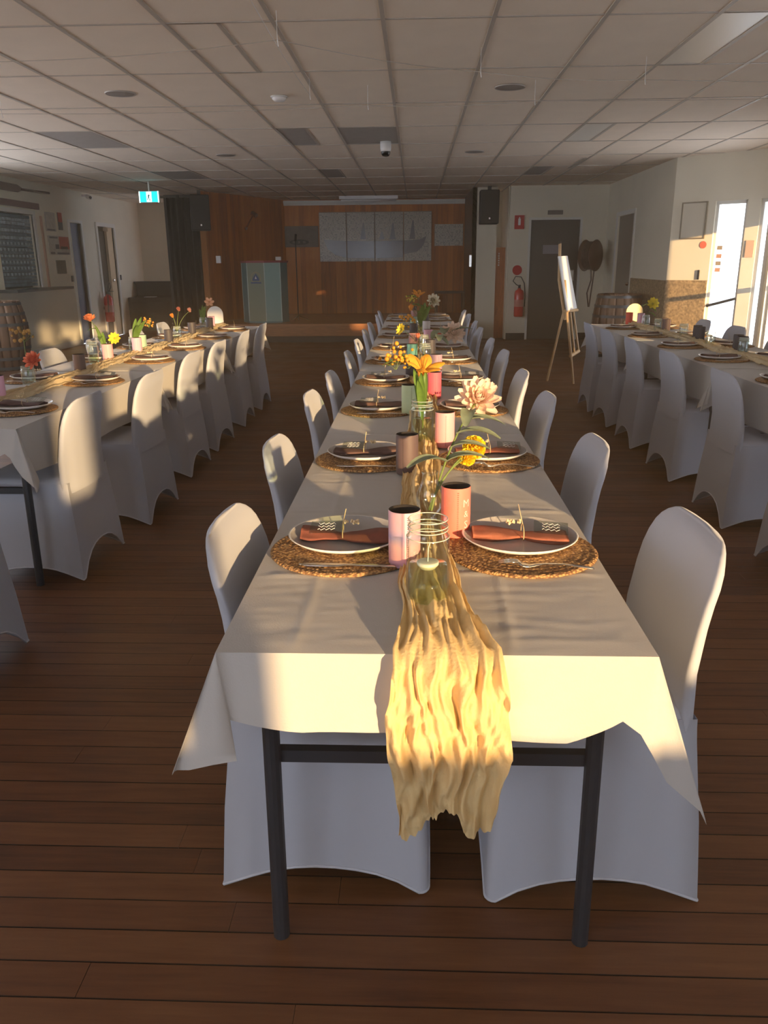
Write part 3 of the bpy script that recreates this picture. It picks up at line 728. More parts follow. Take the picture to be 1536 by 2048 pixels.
def setting(tname, side, k, x, y, near, sgn, nap, colr, hx, hy, text=None):
    o_ = ORD[k]; place = '%s place, %s of %s table' % (o_, side, tname)
    a = tag(ob('placemat', mat_me, None, None, (x, y, TZ), (0, 0, random.uniform(0, 6))), 'round woven placemat, ' + place, 'placemat', 'woven placemats')
    p = thing('dinner_plate', 'plate with white rim and shade-toned well, ' + place, 'plate', (x + .002 * sgn, y + .05 * (1 if near else .8), TZ + .0078), 0, 'dinner plates')
    ob('plate_well', plate_me, None, p); ob('plate_rim', rim_me, None, p)
    px_, py_, pz = x + .0 * sgn, y + .05, TZ + .0078 + .0045
    nz = thing('napkin', 'tied %s napkin on the plate, %s' % (['rust', 'brown', 'reddish brown', 'coral'][nap], place), 'napkin', (px_, py_, pz), random.uniform(-.10, .10) + (0 if sgn > 0 else PI), 'folded napkins')
    nz.scale = (.86, .95, 1)
    obm('cloth', NAPS[k % 3], nap_cols[nap], nz); ob('twine', twine_me, None, nz)
    if y < 6: ob('dried_sprig', sprig_me, None, nz)
    if y < 4.5:
        c = thing('name_card', 'clear acrylic name card lying on the napkin, ' + place, 'card', (px_ + (.072 if sgn > 0 else -.045), py_ - .012, pz + .031), random.uniform(-.25, .1), 'name cards')
        c.rotation_euler = (.25, .05 * sgn, random.uniform(-.2, .1)); ob('sheet', card_me, None, c); ob('script', cardp_me, None, c)
    if sgn > 0: tag(ob('fork', fork_me, None, None, (x + .012, y - .125, TZ + .0078), (0, 0, -.05 + random.uniform(-.05, .05))), 'silver fork before the plate, ' + place, 'fork', 'forks')
    else: tag(ob('knife', knife_me, None, None, (x + .015, y - .125, TZ + .0078), (0, 0, random.uniform(-.08, .0))), 'silver table knife before the plate, ' + place, 'knife', 'knives')
    if colr:
        nm = {'print': 'pink and lavender printed'}.get(colr, colr)
        holder(hx, hy, colr, '%s stubby holder, %s' % (nm, place), random.uniform(-.4, .4) + (0 if sgn < 0 else .2), text)
random.seed(21)
MY = [1.725, 2.60, 3.53, 4.42, 5.36, 6.22, 7.2, 8.1, 9.2, 10.0]
CLc = ['print', 'brown', 'green', 'dark', 'teal', 'mauve', 'dark', 'mint', 'mauve', 'dark']; CRc = ['coral', 'pink', 'crimson', 'lilac', 'dark', 'rose', 'white', 'dark', 'rose', 'dark']
CLp = [(-.022, 1.635), (-.024, 2.42), (-.024, 3.455), (-.02, 4.58), (-.02, 5.26), (-.015, 6.10), (-.015, 7.06), (-.015, 7.96), (-.015, 9.06), (-.015, 9.86)]
CRp = [(.098, 1.825), (.106, 2.80), (.092, 3.87), (.120, 4.64), (.105, 5.55), (.10, 6.42), (.10, 7.38), (.10, 8.28), (.10, 9.38), (.10, 10.16)]
for k in range(10):
    setting('centre', 'left side', k, -.162 if k else -.160, MY[k], k < 2, -1, [0, 1, 1, 1, 1, 1, 1, 1, 1, 1][k], CLc[k], *CLp[k], text=[('Fo', .03, .018)] if k == 0 else None)
    setting('centre', 'right side', k, .243, MY[k], k < 2, 1, [2, 2, 1, 1, 1, 1, 3, 1, 1, 1][k], CRc[k], *CRp[k], text=[('M', .088, .026), ('&', .062, .022), ('S', .036, .026)] if k == 0 else None)
LY = [3.56, 4.45, 5.45, 6.3, 7.2, 8.05]
for k in range(6):
    setting('left', 'aisle side', k, -1.815, LY[k], False, 1, 1, ['rose', 'brown', 'rose', 'dark', 'dark', 'dark'][k], [-2.02, -2.0, -2.02, -2.0, -2.03, -2.03][k], [3.79, 4.73, 5.82, 6.53, 7.35, 8.0][k])
    if k > 0: setting('left', 'wall side', k, -2.21, LY[k] + .1, False, -1, 1, [None, None, 'pink', 'mint', None, 'rose'][k], -2.06, [0, 0, 5.35, 6.05, 0, 8.2][k])
    setting('right', 'aisle side', k, 2.02, LY[k] - .05, False, -1, 1, ['dark', 'dark', 'dark', 'dark', 'brown', 'red'][k], 2.27 if k < 5 else 2.17, LY[k] + .35)
    if k > 1: setting('right', 'window side', k, 2.41, LY[k], False, 1, 1, ['', '', 'dark', 'dark', 'brown', 'rose'][k], 2.25, LY[k] + .22)

# ================================================================== glassware
water_m = glass_mat('tinted_water', (.93, .95, .80), 1.33)
def jar_prof(r, h): return [(.0001, .004), (r * .9, .004), (r - .001, .014), (r, .02), (r, h * .78), (r * .97, h * .81), (r * .88, h * .845), (r * .88, h * .87), (r * .915, h * .88), (r * .88, h * .9), (r * .915, h * .92), (r * .88, h * .945), (r * .91, h * .985), (r * .90, h), (r * .86, h * .995), (r * .85, h * .86), (r * .94, h * .8), (r - .003, h * .76), (r - .003, .02), (r * .86, .008), (.0001, .008)]
def jar(x, y, r, h, label, water=0, candle=False, z=TZ, n=32, oct_=False, wcol=None):
    t = thing('glass_jar', label, 'jar', (x, y, z), .2, 'glass jars')
    g = MB().lathe(jar_prof(r, h), n).build('glass', glass_m, t, True)
    for rr, zz in ((.90, 1.0), (.915, .92), (.915, .88), (.985, .80), (.92, .035)):
        MB().tube([(r * rr * math.cos(2 * PI * k / n), r * rr * math.sin(2 * PI * k / n), h * zz) for k in range(n + 1)], .0010, 5, cap=False).build('highlight_ring', mat('glass_highlight', (.62, .66, .56), .08, spec=.8), g, True)  # pale rings stand in for bright highlights along the glass edges
    if water:
        MB().lathe([(.0001, .010), (r - .006, .010), (r - .0042, .02), (r - .0042, water), (.0001, water)], n).build('water', water_m, t, True)
    return t
ZJ = TZ + .012
jar(.025, 1.405, .0405, .168, 'tall clear screw-top jar of water holding a floating candle, nearest on the runner', .078, z=ZJ)
fc = thing('floating_candle', 'small white candle floating in the nearest jar', 'candle', (.025, 1.405, ZJ + .070))
MB().lathe([(.0001, 0), (.014, .0), (.0205, .008), (.021, .013), (.018, .0145), (.0001, .013)], 24).build('wax', candle_m, fc, True)
MB().tube([(0, 0, .013), (.001, 0, .04), (.004, 0, .052)], .0009, 5).build('wick', rim_m, fc)
# ribbed bud vase
def bud(x, y, label, sc=1.0):
    t = thing('bud_vase', label, 'vase', (x, y, ZJ), 0, 'bud vases')
    pr = [(.0001, 0), (.026, .0), (.027, .004), (.012, .010), (.008, .024), (.010, .036), (.026, .052), (.031, .075), (.030, .095), (.022, .115), (.0175, .125), (.0175, .14), (.0195, .146), (.0165, .146)]
    MB().lathe([(a * sc, b * sc) for a, b in pr], 36, rib=.04, nr=12).build('glass', glass_m, t, True); return t
bud(.036, 1.835, 'ribbed clear bud vase holding a yellow marigold behind the candle jar')
jar(.026, 2.83, .042, .15, 'squat clear jar holding the orange lily on the centre runner', .085, z=ZJ, n=10)
jar(.055, 4.25, .035, .12, 'clear jar holding sprigs of orange berries on the centre runner', 0, z=ZJ, n=20)
jar(.062, 5.1, .038, .13, 'clear jar in the middle of the centre runner behind the berries', .05, z=ZJ, n=20)
jar(.065, 5.85, .036, .12, 'clear jar holding a pale pink dahlia far down the centre runner', 0, z=ZJ, n=20)
jar(.05, 7.55, .038, .13, 'clear jar holding the tall far bouquet on the centre runner', .05, z=ZJ, n=20)
jar(-2.10, 4.28, .036, .10, 'clear jar holding a coral dahlia on the left table', .0, z=ZJ)
jar(-2.10, 5.2, .034, .145, 'tall clear jar half full of water on the left table', .06, z=ZJ)
jar(-2.10, 5.42, .036, .095, 'short clear jar holding a yellow poppy on the left table', .0, z=ZJ)
jar(-2.08, 5.93, .038, .11, 'clear jar holding green leaves beside a pink holder on the left table', .0, z=ZJ)
jar(-2.08, 7.05, .036, .10, 'clear jar holding three coral blooms on the left table', .0, z=ZJ)
jar(-2.12, 8.1, .036, .11, 'clear jar holding a peach bloom at the far end of the left table', .0, z=ZJ)
for k, (x, y) in enumerate([(2.2, 4.7), (2.23, 5.6), (2.2, 6.15), (2.24, 6.9), (2.2, 7.5), (2.24, 8.05)]):
    jar(x, y, .036, .11, 'clear glinting jar on the right table runner, %s from the near end' % ORD[k], .0, z=ZJ, n=18)

# ================================================================== flowers
def petal_mesh(L, wd, curl, cup, n=7, m=4):
    b = MB(); rows = []
    for i in range(n + 1):
        u = i / n; w = wd * math.sin(PI * min(1, (.12 + .88 * u) * .93)) ** .75; row = []
        for k in range(-m, m + 1):
            s = k / m
            row.append((L * u * math.cos(curl * u), s * w / 2, L * u * math.sin(curl * u) + cup * w * s * s))
        rows.append(row)
    return b.grid(rows).mesh('petal', True)
PM = {}
def petal(key, L, wd, curl, cup):
    if key not in PM: PM[key] = petal_mesh(L, wd, curl, cup)
    return PM[key]
def fcol(name, c, tr=.3): return mat('petal_' + name, c, .6, var=.18, vscale=40, transl=tr)
def stem_curve(a, b, bend=.03):
    a, b = Vector(a), Vector(b); mid = a.lerp(b, .55); off = Vector((a.x - b.x, a.y - b.y, 0)) * .25 + Vector((0, 0, bend))
    P = []
    for i in range(9): t = i / 8; P.append(a * (1 - t) ** 2 + (mid + off) * 2 * t * (1 - t) + b * t * t)
    return P
def flower(kind, base, head, size, col, label, facing=(0, -.8, .6), leaves=0, seed=0, r=.0022, separate=False, leafm=None):
    random.seed(seed); base, head = Vector(base), Vector(head)
    t = thing('flower_stem', label, 'flower', base, 0, 'cut flowers')
    P = [p - base for p in stem_curve(base, head)]
    MB().tube(P, r, 6).build('stem', stem_m, t, True)
    bl = bpy.data.objects.new('bloom_core', None)
    q = Vector(facing).normalized().to_track_quat('Z', 'Y')
    m_ = fcol(*col) if not isinstance(col, bpy.types.Material) else col
    core = MB()
    if kind in ('dahlia', 'rose', 'daisy', 'lily', 'carnation'):
        core.ball((0, 0, 0), size * .12, 8, 6)
        layers = {'dahlia': [(8, 1.0, -.15), (10, 1.0, .2), (10, .92, .5), (9, .78, .8), (7, .6, 1.1), (6, .42, 1.35)], 'rose': [(6, .8, .5), (5, .65, .9), (4, .45, 1.2)], 'daisy': [(9, 1, .15), (8, .85, .35)], 'lily': [(6, 1.0, .98)], 'carnation': [(8, 1, .1), (9, .9, .5), (8, .75, .9), (7, .55, 1.25)]}[kind]
        co = core.build('bloom', m_ if kind != 'daisy' else fcol('centre', (.35, .30, .02), 0), t, True, head - base); co.rotation_mode = 'QUATERNION'; co.rotation_quaternion = q
        joined = MB()
        for li, (n, ln, tilt) in enumerate(layers):
            L = size * .5 * ln
            key = (kind, li, round(size, 4))
            wdf = {'dahlia': .42, 'rose': .8, 'daisy': .55, 'lily': .58, 'carnation': .6}[kind]
            pm_ = petal(key, L, L * wdf, {'dahlia': .35, 'rose': 1.0, 'daisy': .3, 'lily': -.45, 'carnation': .5}[kind], {'lily': -.2}.get(kind, .3))
            for k in range(n):
                a = 2 * PI * k / n + li * .37 + random.uniform(-.12, .12); tl = tilt + random.uniform(-.1, .1)
                mt = Matrix.Rotation(a, 4, 'Z') @ Matrix.Rotation(-tl, 4, 'Y') @ Matrix.Translation((size * .04, 0, 0))
                if separate:
                    o = obm('petal', pm_, m_, co); o.matrix_local = mt
                else:
                    joined.add([mt @ v.co for v in pm_.vertices], [tuple(f.vertices) for f in pm_.polygons])
        if not separate: joined.build('petals', m_, co, True)
        if kind == 'lily':
            s_ = MB()
            for k in range(5): a = k * 1.25; s_.tube([(0, 0, 0), (size * .08 * math.cos(a), size * .08 * math.sin(a), size * .35)], .0012, 5)
            s_.build('stamen', fcol('stamen', (.5, .2, .02)), co, True)
    elif kind == 'marigold':
        rot = q.to_matrix()
        for k in range(150):
            z = random.uniform(-.35, 1); a = random.uniform(0, 2 * PI); rr = math.sqrt(max(0, 1 - z * z))
            dv = Vector((rr * math.cos(a), rr * math.sin(a), z)); c = dv * size * .30
            u = dv.orthogonal().normalized(); w = dv.cross(u); ph = random.uniform(0, 6); u2 = u * math.cos(ph) + w * math.sin(ph); s_ = size * random.uniform(.10, .17)
            e = dv * size * random.uniform(.15, .22); w2 = dv.cross(u2)
            core.add([c - u2 * s_ * .4, c + u2 * s_ * .4, c + e + u2 * s_ + w2 * s_ * .3, c + e * 1.15 + w2 * s_ * .1, c + e - u2 * s_ + w2 * s_ * .3], [(0, 1, 2, 3, 4)])
        core.ball((0, 0, 0), size * .32, 10, 8)
        co = core.build('bloom', m_, t, False, head - base); co.rotation_mode = 'QUATERNION'; co.rotation_quaternion = q
    elif kind == 'sprig':
        for k in range(26):
            d = Vector((random.gauss(0, .5), random.gauss(0, .35), random.gauss(0, .35))) * size * .5
            core.ball(d, size * random.uniform(.05, .085), 6, 5)
        st2 = MB()
        for k in range(7): d = Vector((random.gauss(0, .45), random.gauss(0, .3), random.gauss(0, .3))) * size * .5; st2.tube([(0, 0, -size * .4), d], .001, 4)
        co = core.build('bloom', m_, t, True, head - base); co['kind'] = 'stuff'; st2.build('stemlet', stem_m, co)
    if leaves:
        lm = leafm or leaf_m
        for k in range(leaves):
            p = P[3 + (k * 2) % 5]; L = size * random.uniform(.7, 1.1) if size > .05 else .06
            lp = petal(('leaf', round(L, 3)), L, L * .38, -.5, .2); a = random.uniform(0, 2 * PI)
            o = obm('leaf', lp, lm, t, p); o.rotation_euler = (0, -random.uniform(.1, .8), a)
    return t
def bladed(base, tops, label, wd=.022, lm=None):   # strap leaves
    base = Vector(base); t = thing('leaf_sprig', label, 'foliage', base, 0, 'green foliage')
    for k, tp in enumerate(tops):
        tp = Vector(tp) - base; b = MB(); rows = []
        for i in range(11):
            u = i / 10; p = tp * u + Vector((0, 0, .02 * math.sin(PI * u))); w = wd * math.sin(PI * (.06 + .92 * u)) ** .7
            rows.append([p + Vector((-w / 2, -.004 * u, .0)), p + Vector((0, .006, 0)), p + Vector((w / 2, -.004 * u, 0))])
        b.grid(rows).build('leaf', lm or leaf_m, t, True)
    return t
yel = ('marigold_yellow', (.92, .62, .02)); blush = ('blush', (.86, .68, .56)); orange = ('orange', (.95, .38, .05)); coral = ('coral', (.85, .28, .16)); peach = ('peach', (.9, .48, .28)); ivory = ('ivory', (.85, .78, .62)); yel2 = ('poppy_yellow', (.85, .72, .08)); org2 = ('berry_orange', (.85, .42, .04))
VZ = ZJ + .05
h = at(948, 895, 1.98); flower('marigold', (.036, 1.835, VZ), h, .058, yel, 'ruffled yellow marigold leaning right out of the bud vase, upper of the pair', (.3, -.7, .6), seed=1)
h = at(934, 914, 1.95); flower('marigold', (.034, 1.838, VZ), h, .044, yel, 'smaller yellow marigold just below the larger one', (.1, -.8, .3), seed=2)
h = at(955, 800, 2.12); flower('dahlia', (.04, 1.832, VZ), h, .118, blush, 'large pale blush dahlia leaning over the right side of the centre table', (.1, -.75, .55), leaves=6, seed=3, r=.0028, separate=True, leafm=greyleaf_m)
h = at(845, 746, 2.88); flower('lily', (.028, 2.83, VZ), h, .16, ('lily_orange', (1.0, .46, .05)), 'orange lily with flared petals rising from the squat centre jar', (.12, -.30, .95), seed=4, separate=True)
bladed((.026, 2.83, VZ + .03), [at(828, 738, 2.80), at(842, 745, 2.78), at(852, 742, 2.85), at(836, 760, 2.75)], 'upright green strap leaves below the orange lily', .024)
h = at(793, 716, 4.2); flower('sprig', (.05, 4.25, VZ), h, .15, org2, 'cluster of small orange berries over the left plates of the centre table', seed=5, leaves=3)
h = at(812, 700, 4.35); flower('sprig', (.055, 4.25, VZ), at(818, 722, 4.3), .10, org2, 'lower small spray of orange berries beside the teal holder', seed=6)
flower('daisy', (.06, 5.1, VZ), at(804, 660, 5.6), .085, yel2, 'single yellow bloom over the left side of the centre table', (-.6, -.5, .3), seed=7)
flower('dahlia', (.065, 5.85, VZ), at(906, 668, 5.9), .17, blush, 'second blush dahlia further down the right of the centre table', (.2, -.75, .5), leaves=6, seed=8, leafm=greyleaf_m)
flower('rose', (.06, 5.1, VZ), at(836, 674, 5.3), .085, coral, 'coral rose behind the orange lily', seed=9)
flower('lily', (.05, 7.55, VZ), at(836, 592, 7.6), .14, orange, 'tallest orange lily of the far bouquet on the centre table', (.1, -.3, .9), leaves=3, seed=10)
flower('dahlia', (.05, 7.55, VZ), at(866, 602, 7.7), .13, ivory, 'ivory dahlia on the right of the far bouquet', (.3, -.8, .4), leaves=3, seed=11)
flower('rose', (.05, 7.55, VZ), at(822, 618, 7.4), .13, orange, 'orange rose low on the left of the far bouquet', seed=12)
flower('sprig', (.05, 7.5, VZ), at(814, 638, 7.1), .14, org2, 'yellow orange berry spray at the bottom left of the far bouquet', seed=13)
flower('sprig', (.05, 7.55, VZ), at(822, 598, 7.6), .09, yel2, 'small yellow buds at the top left of the far bouquet', seed=14)
bladed((.05, 7.55, VZ), [at(845, 610, 7.4), at(850, 605, 7.6), at(838, 622, 7.3), at(860, 612, 7.5)], 'green leaves in the middle of the far bouquet', .05)
flower('carnation', (-2.10, 5.42, VZ), at(180, 640, 5.3), .085, ('carnation', (.82, .28, .12)), 'ragged orange carnation on a tall stem over the left table', (0, -.4, .9), leaves=2, seed=15)
bladed((-2.10, 5.42, VZ), [at(196, 668, 5.4), at(205, 664, 5.4), at(190, 650, 5.35)], 'long green leaves below the orange carnation', .026)
flower('daisy', (-2.10, 5.42, VZ), at(230, 677, 5.4), .085, yel2, 'yellow poppy facing the camera on the left table', (.1, -.95, .2), seed=16)
flower('dahlia', (-2.10, 4.28, VZ), at(67, 722, 4.25), .10, coral, 'coral dahlia low in its jar on the left table', (-.1, -.8, .5), seed=17)
flower('sprig', (-2.10, 4.28, VZ), at(46, 665, 4.3), .13, ('dried_orange', (.62, .38, .12)), 'thin orange wildflower sprig at the left picture edge', seed=18)
flower('sprig', (-2.08, 5.93, VZ), at(297, 645, 5.9), .09, orange, 'small orange spray right of the green leaves on the left table', seed=19)
bladed((-2.08, 5.93, VZ), [at(272, 637, 5.9), at(283, 634, 5.9), at(291, 640, 5.85), at(276, 650, 5.8), at(287, 646, 5.9)], 'dark green leaf bunch in the jar with the orange spray', .035)
for k, (x, y, c, s) in enumerate([(345, 633, orange, 'orange'), (358, 620, coral, 'coral pink'), (380, 622, ('salmon', (.85, .42, .30)), 'salmon')]):
    flower('rose', (-2.08, 7.05, VZ), at(x, y, 7.0), .09, c, '%s bloom, %s from the left in the jar of three' % (s, ORD[k]), seed=20 + k)
flower('lily', (-2.12, 8.1, VZ), at(418, 606, 8.1), .11, peach, 'peach bloom in the last jar of the left table', (.3, -.8, .4), seed=24)
bladed((-2.12, 8.1, VZ), [at(405, 610, 8.1), at(399, 618, 8.1), at(410, 612, 8.0)], 'green leaves beside the peach bloom', .03)
flower('daisy', (2.24, 8.05, VZ), at(1305, 608, 8.0), .12, yel2, 'dull yellow bloom at the far end of the right table', (0, -.9, .3), leaves=3, seed=25)

# arch cards at table ends
for x, y, side, c in ((-2.12, 8.62, 'left', (.8, .78, .74)), (2.27, 8.6, 'right', (.74, .62, .34))):
    p = [(-.085, 0), (.085, 0)] + [(.085 * math.cos(a), .12 + .085 * math.sin(a)) for a in [k * PI / 14 for k in range(15)]]
    t = thing('table_sign', 'arch topped table sign standing at the far end of the %s table' % side, 'table sign', (x, y, TZ))
    o = MB().prism(p, -.004, .004).build('panel', mat('sign_' + side, c, .4), t); o.rotation_euler = (PI / 2, 0, 0)
    MB().cbox((0, .0, .006), (.12, .04, .012)).build('base', pine_m, t)

# ================================================================== room furniture
# --- left wall
ledge_m = mat('dark_ledge', (.05, .05, .05), .35)
t = thing('counter_ledge', 'dark servery ledge under the shuttered hatch on the left wall', 'ledge', (XL, 12.8, 1.02))
MB().box((0, -1.0, -.02), (.28, 1.0, .02)).build('top', ledge_m, t)
t = thing('roller_shutter', 'blue grey slatted roller shutter in the hatch on the left wall', 'shutter', (XL - .05, 12.6, 1.04))
sh_a = mat('shutter_blue', (.11, .17, .22), .35, metal=.3, var=.35, vscale=9)
sh_b = mat('shutter_pale', (.30, .38, .44), .4, var=.5, vscale=14)
for k in range(20):
    z = .03 + k * .053
    MB().box((-.03, -.6, z), (-.0 + .004 * (k % 2), .585, z + .046)).build('slat', sh_b if (k in (17, 18, 15, 13)) else sh_a, t)
random.seed(5)
for k in range(9):
    for q in range(6): MB().box((.004, -.5 + .115 * k, .09 + .09 * q + .1), (.008, -.44 + .115 * k, .13 + .09 * q + .1)).build('slot_light', sh_b, t)  # pale blocks stand in for light showing through the shutter
struct(MB().box((XL - .02, 13.19, 1.04), (XL + .025, 13.25, 2.2)).box((XL - .02, 11.9, 2.14), (XL + .025, 13.25, 2.2)).build('trim_9', white_trim))
t = tag(MB().box((XL, 13.44, 1.04), (XL + .02, 13.50, 2.14)).build('hatch_post', mat('pink_pine', (.52, .30, .20), .5)), 'pinkish timber strip on the left wall beside the posters', 'timber strip')
t = thing('oar', 'dark red oar mounted high on the left wall', 'oar', (XL + .03, 12.3, 2.49))
dr_m = mat('maroon_wood', (.10, .045, .04), .5)
MB().tube([(0, .55, .0), (0, 1.55, .02)], .018, 8).build('shaft', dr_m, t); MB().add([(-.01, -.6, -.06), (-.01, .45, -.05), (-.01, .58, -.015), (-.01, .58, .02), (-.01, .45, .055), (-.01, -.6, .06), (.01, -.6, -.06), (.01, .45, -.05), (.01, .58, -.015), (.01, .58, .02), (.01, .45, .055), (.01, -.6, .06)], [(5, 4, 3, 2, 1, 0), (6, 7, 8, 9, 10, 11)] + [(i, (i + 1) % 6, 6 + (i + 1) % 6, 6 + i) for i in range(6)]).build('blade', dr_m, t)
tag(MB().box((XL, 11.6, 2.23), (XL + .03, 13.42, 2.32)).build('name_board', mat('plum_board', (.16, .07, .075), .5)), 'long plum red board on the left wall under the oar', 'board')
def wall_pic(name, y0, y1, z0, z1, m, label, cat, frame=None, extras=()):
    t = thing(name, label, cat, (XL, (y0 + y1) / 2, (z0 + z1) / 2)); hy, hz = (y1 - y0) / 2, (z1 - z0) / 2
    MB().box((0, -hy, -hz), (.012, hy, hz)).build('sheet', m, t)
    if frame: MB().box((0, -hy - .012, -hz - .012), (.018, -hy, hz + .012)).box((0, hy, -hz - .012), (.018, hy + .012, hz + .012)).box((0, -hy, hz), (.018, hy, hz + .012)).box((0, -hy, -hz - .012), (.018, hy, -hz)).build('frame', frame, t)
    for (a, b, c, d, mm) in extras: MB().box((.012, -hy + a * 2 * hy, -hz + c * 2 * hz), (.0135, -hy + b * 2 * hy, -hz + d * 2 * hz)).build('print', mm, t)
paper = mat('aged_paper', (.50, .46, .40), .8, var=.15, vscale=20); gp = mat('grey_print', (.10, .10, .11), .7); rp = mat('red_print', (.50, .07, .06), .6); dp = mat('dark_notice', (.06, .065, .05), .6, var=.3, vscale=30)
wall_pic('framed_notice', 13.64, 13.97, 1.93, 2.20, paper, 'pale framed notice on the left wall near the hatch', 'notice', mat('notice_frame', (.36, .34, .30), .5), [(.05, .95, 0, .08, gp)])
wall_pic('narrow_poster', 14.12, 14.28, 1.95, 2.23, gp, 'narrow red and dark poster on the left wall', 'poster', None, [(0, 1, .45, 1, rp)])
wall_pic('event_poster', 13.64, 14.46, 1.55, 1.85, paper, 'wide poster with a red block beside the blue door', 'poster', None, [(.5, .98, .3, .97, rp), (.30, .48, .30, .55, gp), (.05, .25, .02, .14, gp), (.35, .95, .02, .12, gp), (.06, .45, .86, .95, gp), (.55, .9, .3, .45, gp)])
wall_pic('dark_notice', 13.85, 14.22, 1.24, 1.46, dp, 'small dark notice below the wide poster', 'notice')
tag(MB().box((XL, 14.40, 1.10), (XL + .02, 14.46, 1.2)).build('light_switch', black_m), 'small black switch left of the blue door', 'switch')
tag(MB().box((XL, 16.80, 1.08), (XL + .02, 16.86, 1.18)).build('light_switch', black_m), 'small black switch right of the second door', 'switch')
def extinguisher(loc, h, r, label, rz=0, hs=1):
    t = thing('fire_extinguisher', label, 'extinguisher', loc, rz)
    MB().lathe([(.0001, 0), (r * .9, 0), (r, .02), (r, h * .82), (r * .85, h * .9), (r * .4, h * .95), (r * .3, h), (.0001, h)], 20).build('cylinder', red_m, t, True)
    MB().cbox((0, 0, h + .02), (.04, .05, .05)).cbox((0, -.06, h + .05), (.022, .12, .012)).build('valve', black_m, t)
    P = [(0, 0, h + .03)]; 
    for k in range(13): a = PI * (-.1 + 1.5 * k / 12); P.append((hs * (.04 + .10 * math.sin(a) * .9), -.02, h + .10 - .13 * math.cos(a) + .05))
    MB().tube([(0, 0, h + .03), (hs * -.06, -.02, h + .06), (hs * -.12, -.03, h + .12), (hs * -.08, -.04, h + .2), (hs * .02, -.04, h + .19), (hs * .08, -.04, h + .08), (hs * (r + .02), -.03, h * .7), (hs * (r + .015), -.02, h * .35)], .009, 7).build('hose', black_m, t, True)
    MB().lathe([(r + .001, h * .35), (r + .001, h * .6)], 20).build('label', mat('extinguisher_label', (.6, .22, .18), .5), t, True)
    MB().cbox((0, r * .6, h * .5), (.05, r, .06)).build('bracket', black_m, t)
    return t
extinguisher((1.865, 14.95, .42), .5, .085, 'red fire extinguisher in the sun on the wall left of the dark door')
extinguisher((XL + .12, 15.72, .32), .52, .085, 'red fire extinguisher on the left wall between the two doors', PI / 2, -1)
t = thing('fire_sign', 'red extinguisher sign high on the wall left of the dark door', 'sign', (1.83, 15.045, 2.035))
MB().box((-.085, -.012, -.115), (.085, 0, .115)).build('plate', mat('sign_red', (.55, .03, .03), .5), t); MB().box((-.022, -.014, -.05), (.022, -.012, .06)).box((-.01, -.014, .06), (.01, -.012, .085)).build('pictogram', rim_m, t)
o = tag(MB().lathe([(.0001, 0), (.085, 0), (.085, .008), (.0001, .008)], 28).build('round_sign', mat('sign_red', (.55, .03, .03), .5), None, False, (1.825, 15.045, 1.225), (PI / 2, 0, 0)), 'round red disc sign above the sunlit fire extinguisher', 'sign')
tag(bev(MB().box((2.32, 15.0, 2.155), (2.58, 15.05, 2.225)).build('door_sign', mat('sign_brown', (.16, .14, .12), .5))), 'small brown plate above the dark door frame', 'sign')
# exit sign
ex = at(299, 394, 13.5)
t = thing('exit_sign', 'glowing teal exit sign hanging from the ceiling on the left', 'exit sign', (ex.x, 13.5, ex.z), -.12)
MB().box((-.17, -.02, -.085), (.17, .02, .085)).build('housing', white_trim, t)
MB().box((-.165, -.024, -.075), (.165, -.02, .078)).build('panel', mat('exit_teal', (.0, .35, .38), .4, emit=(.0, .62, .70), estr=1.1), t)
ew = mat('exit_white', (.8, .9, .9), .4, emit=(.8, 1, 1), estr=1.3)
MB().box((-.165, -.026, -.084), (-.15, -.022, .084)).box((.15, -.026, -.084), (.165, -.022, .084)).box((-.04, -.026, -.074), (.045, -.022, .077)).build('light_band', ew, t)
eg = mat('exit_figure', (.0, .2, .2), .5)
MB().tube([(.005, -.028, .055), (.006, -.028, .05)], .012, 8).tube([(.004, -.028, .036), (-.004, -.028, -.005)], .010, 6).tube([(-.004, -.028, -.005), (.014, -.028, -.03), (.010, -.028, -.06)], .006, 6).tube([(-.004, -.028, -.005), (-.016, -.028, -.03), (-.03, -.028, -.05)], .006, 6).tube([(.004, -.028, .03), (.022, -.028, .01)], .005, 6).tube([(.004, -.028, .03), (-.018, -.028, .012)], .005, 6).build('running_figure', eg, t)
MB().box((-.01, -.01, .085), (.01, .01, H - ex.z)).build('bracket', white_trim, t)
# cameras, detectors and speakers on ceiling
t = thing('dome_camera', 'white dome security camera hanging from the middle of the ceiling', 'camera', (-.33, 9.5, H))
MB().lathe([(.0001, 0), (.06, 0), (.06, -.07), (.055, -.10), (.0001, -.10)], 20).build('housing', rim_m, t, True); MB().lathe([(.050, -.10), (.048, -.125), (.033, -.147), (.0001, -.155)], 20).build('dome', black_gloss, t, True)
bl_ = at(178, 388, 15.5)
t = thing('bullet_camera', 'small white security camera at the top of the left wall', 'camera', (XL + .1, 15.3, 2.56)); MB().tube([(0, 0, 0), (.08, -.08, -.02)], .04, 12).build('body', rim_m, t, True); MB().tube([(.082, -.082, -.02), (.09, -.09, -.022)], .025, 10).build('lens', black_m, t)
MB().box((-.1, -.02, .0), (0, .02, .04)).build('bracket', rim_m, t)
t = thing('smoke_detector', 'white oval smoke detector on the ceiling left of centre', 'detector', (-1.08, 6.95, H)); MB().lathe([(.0001, 0), (.055, 0), (.055, -.02), (.04, -.035), (.0001, -.037)], 20).build('cap', mat('detector_white', (.85, .82, .80), .3), t, True); MB().lathe([(.056, 0), (.068, 0), (.068, -.006), (.056, -.008)], 20).build('base', rim_m, t, True)
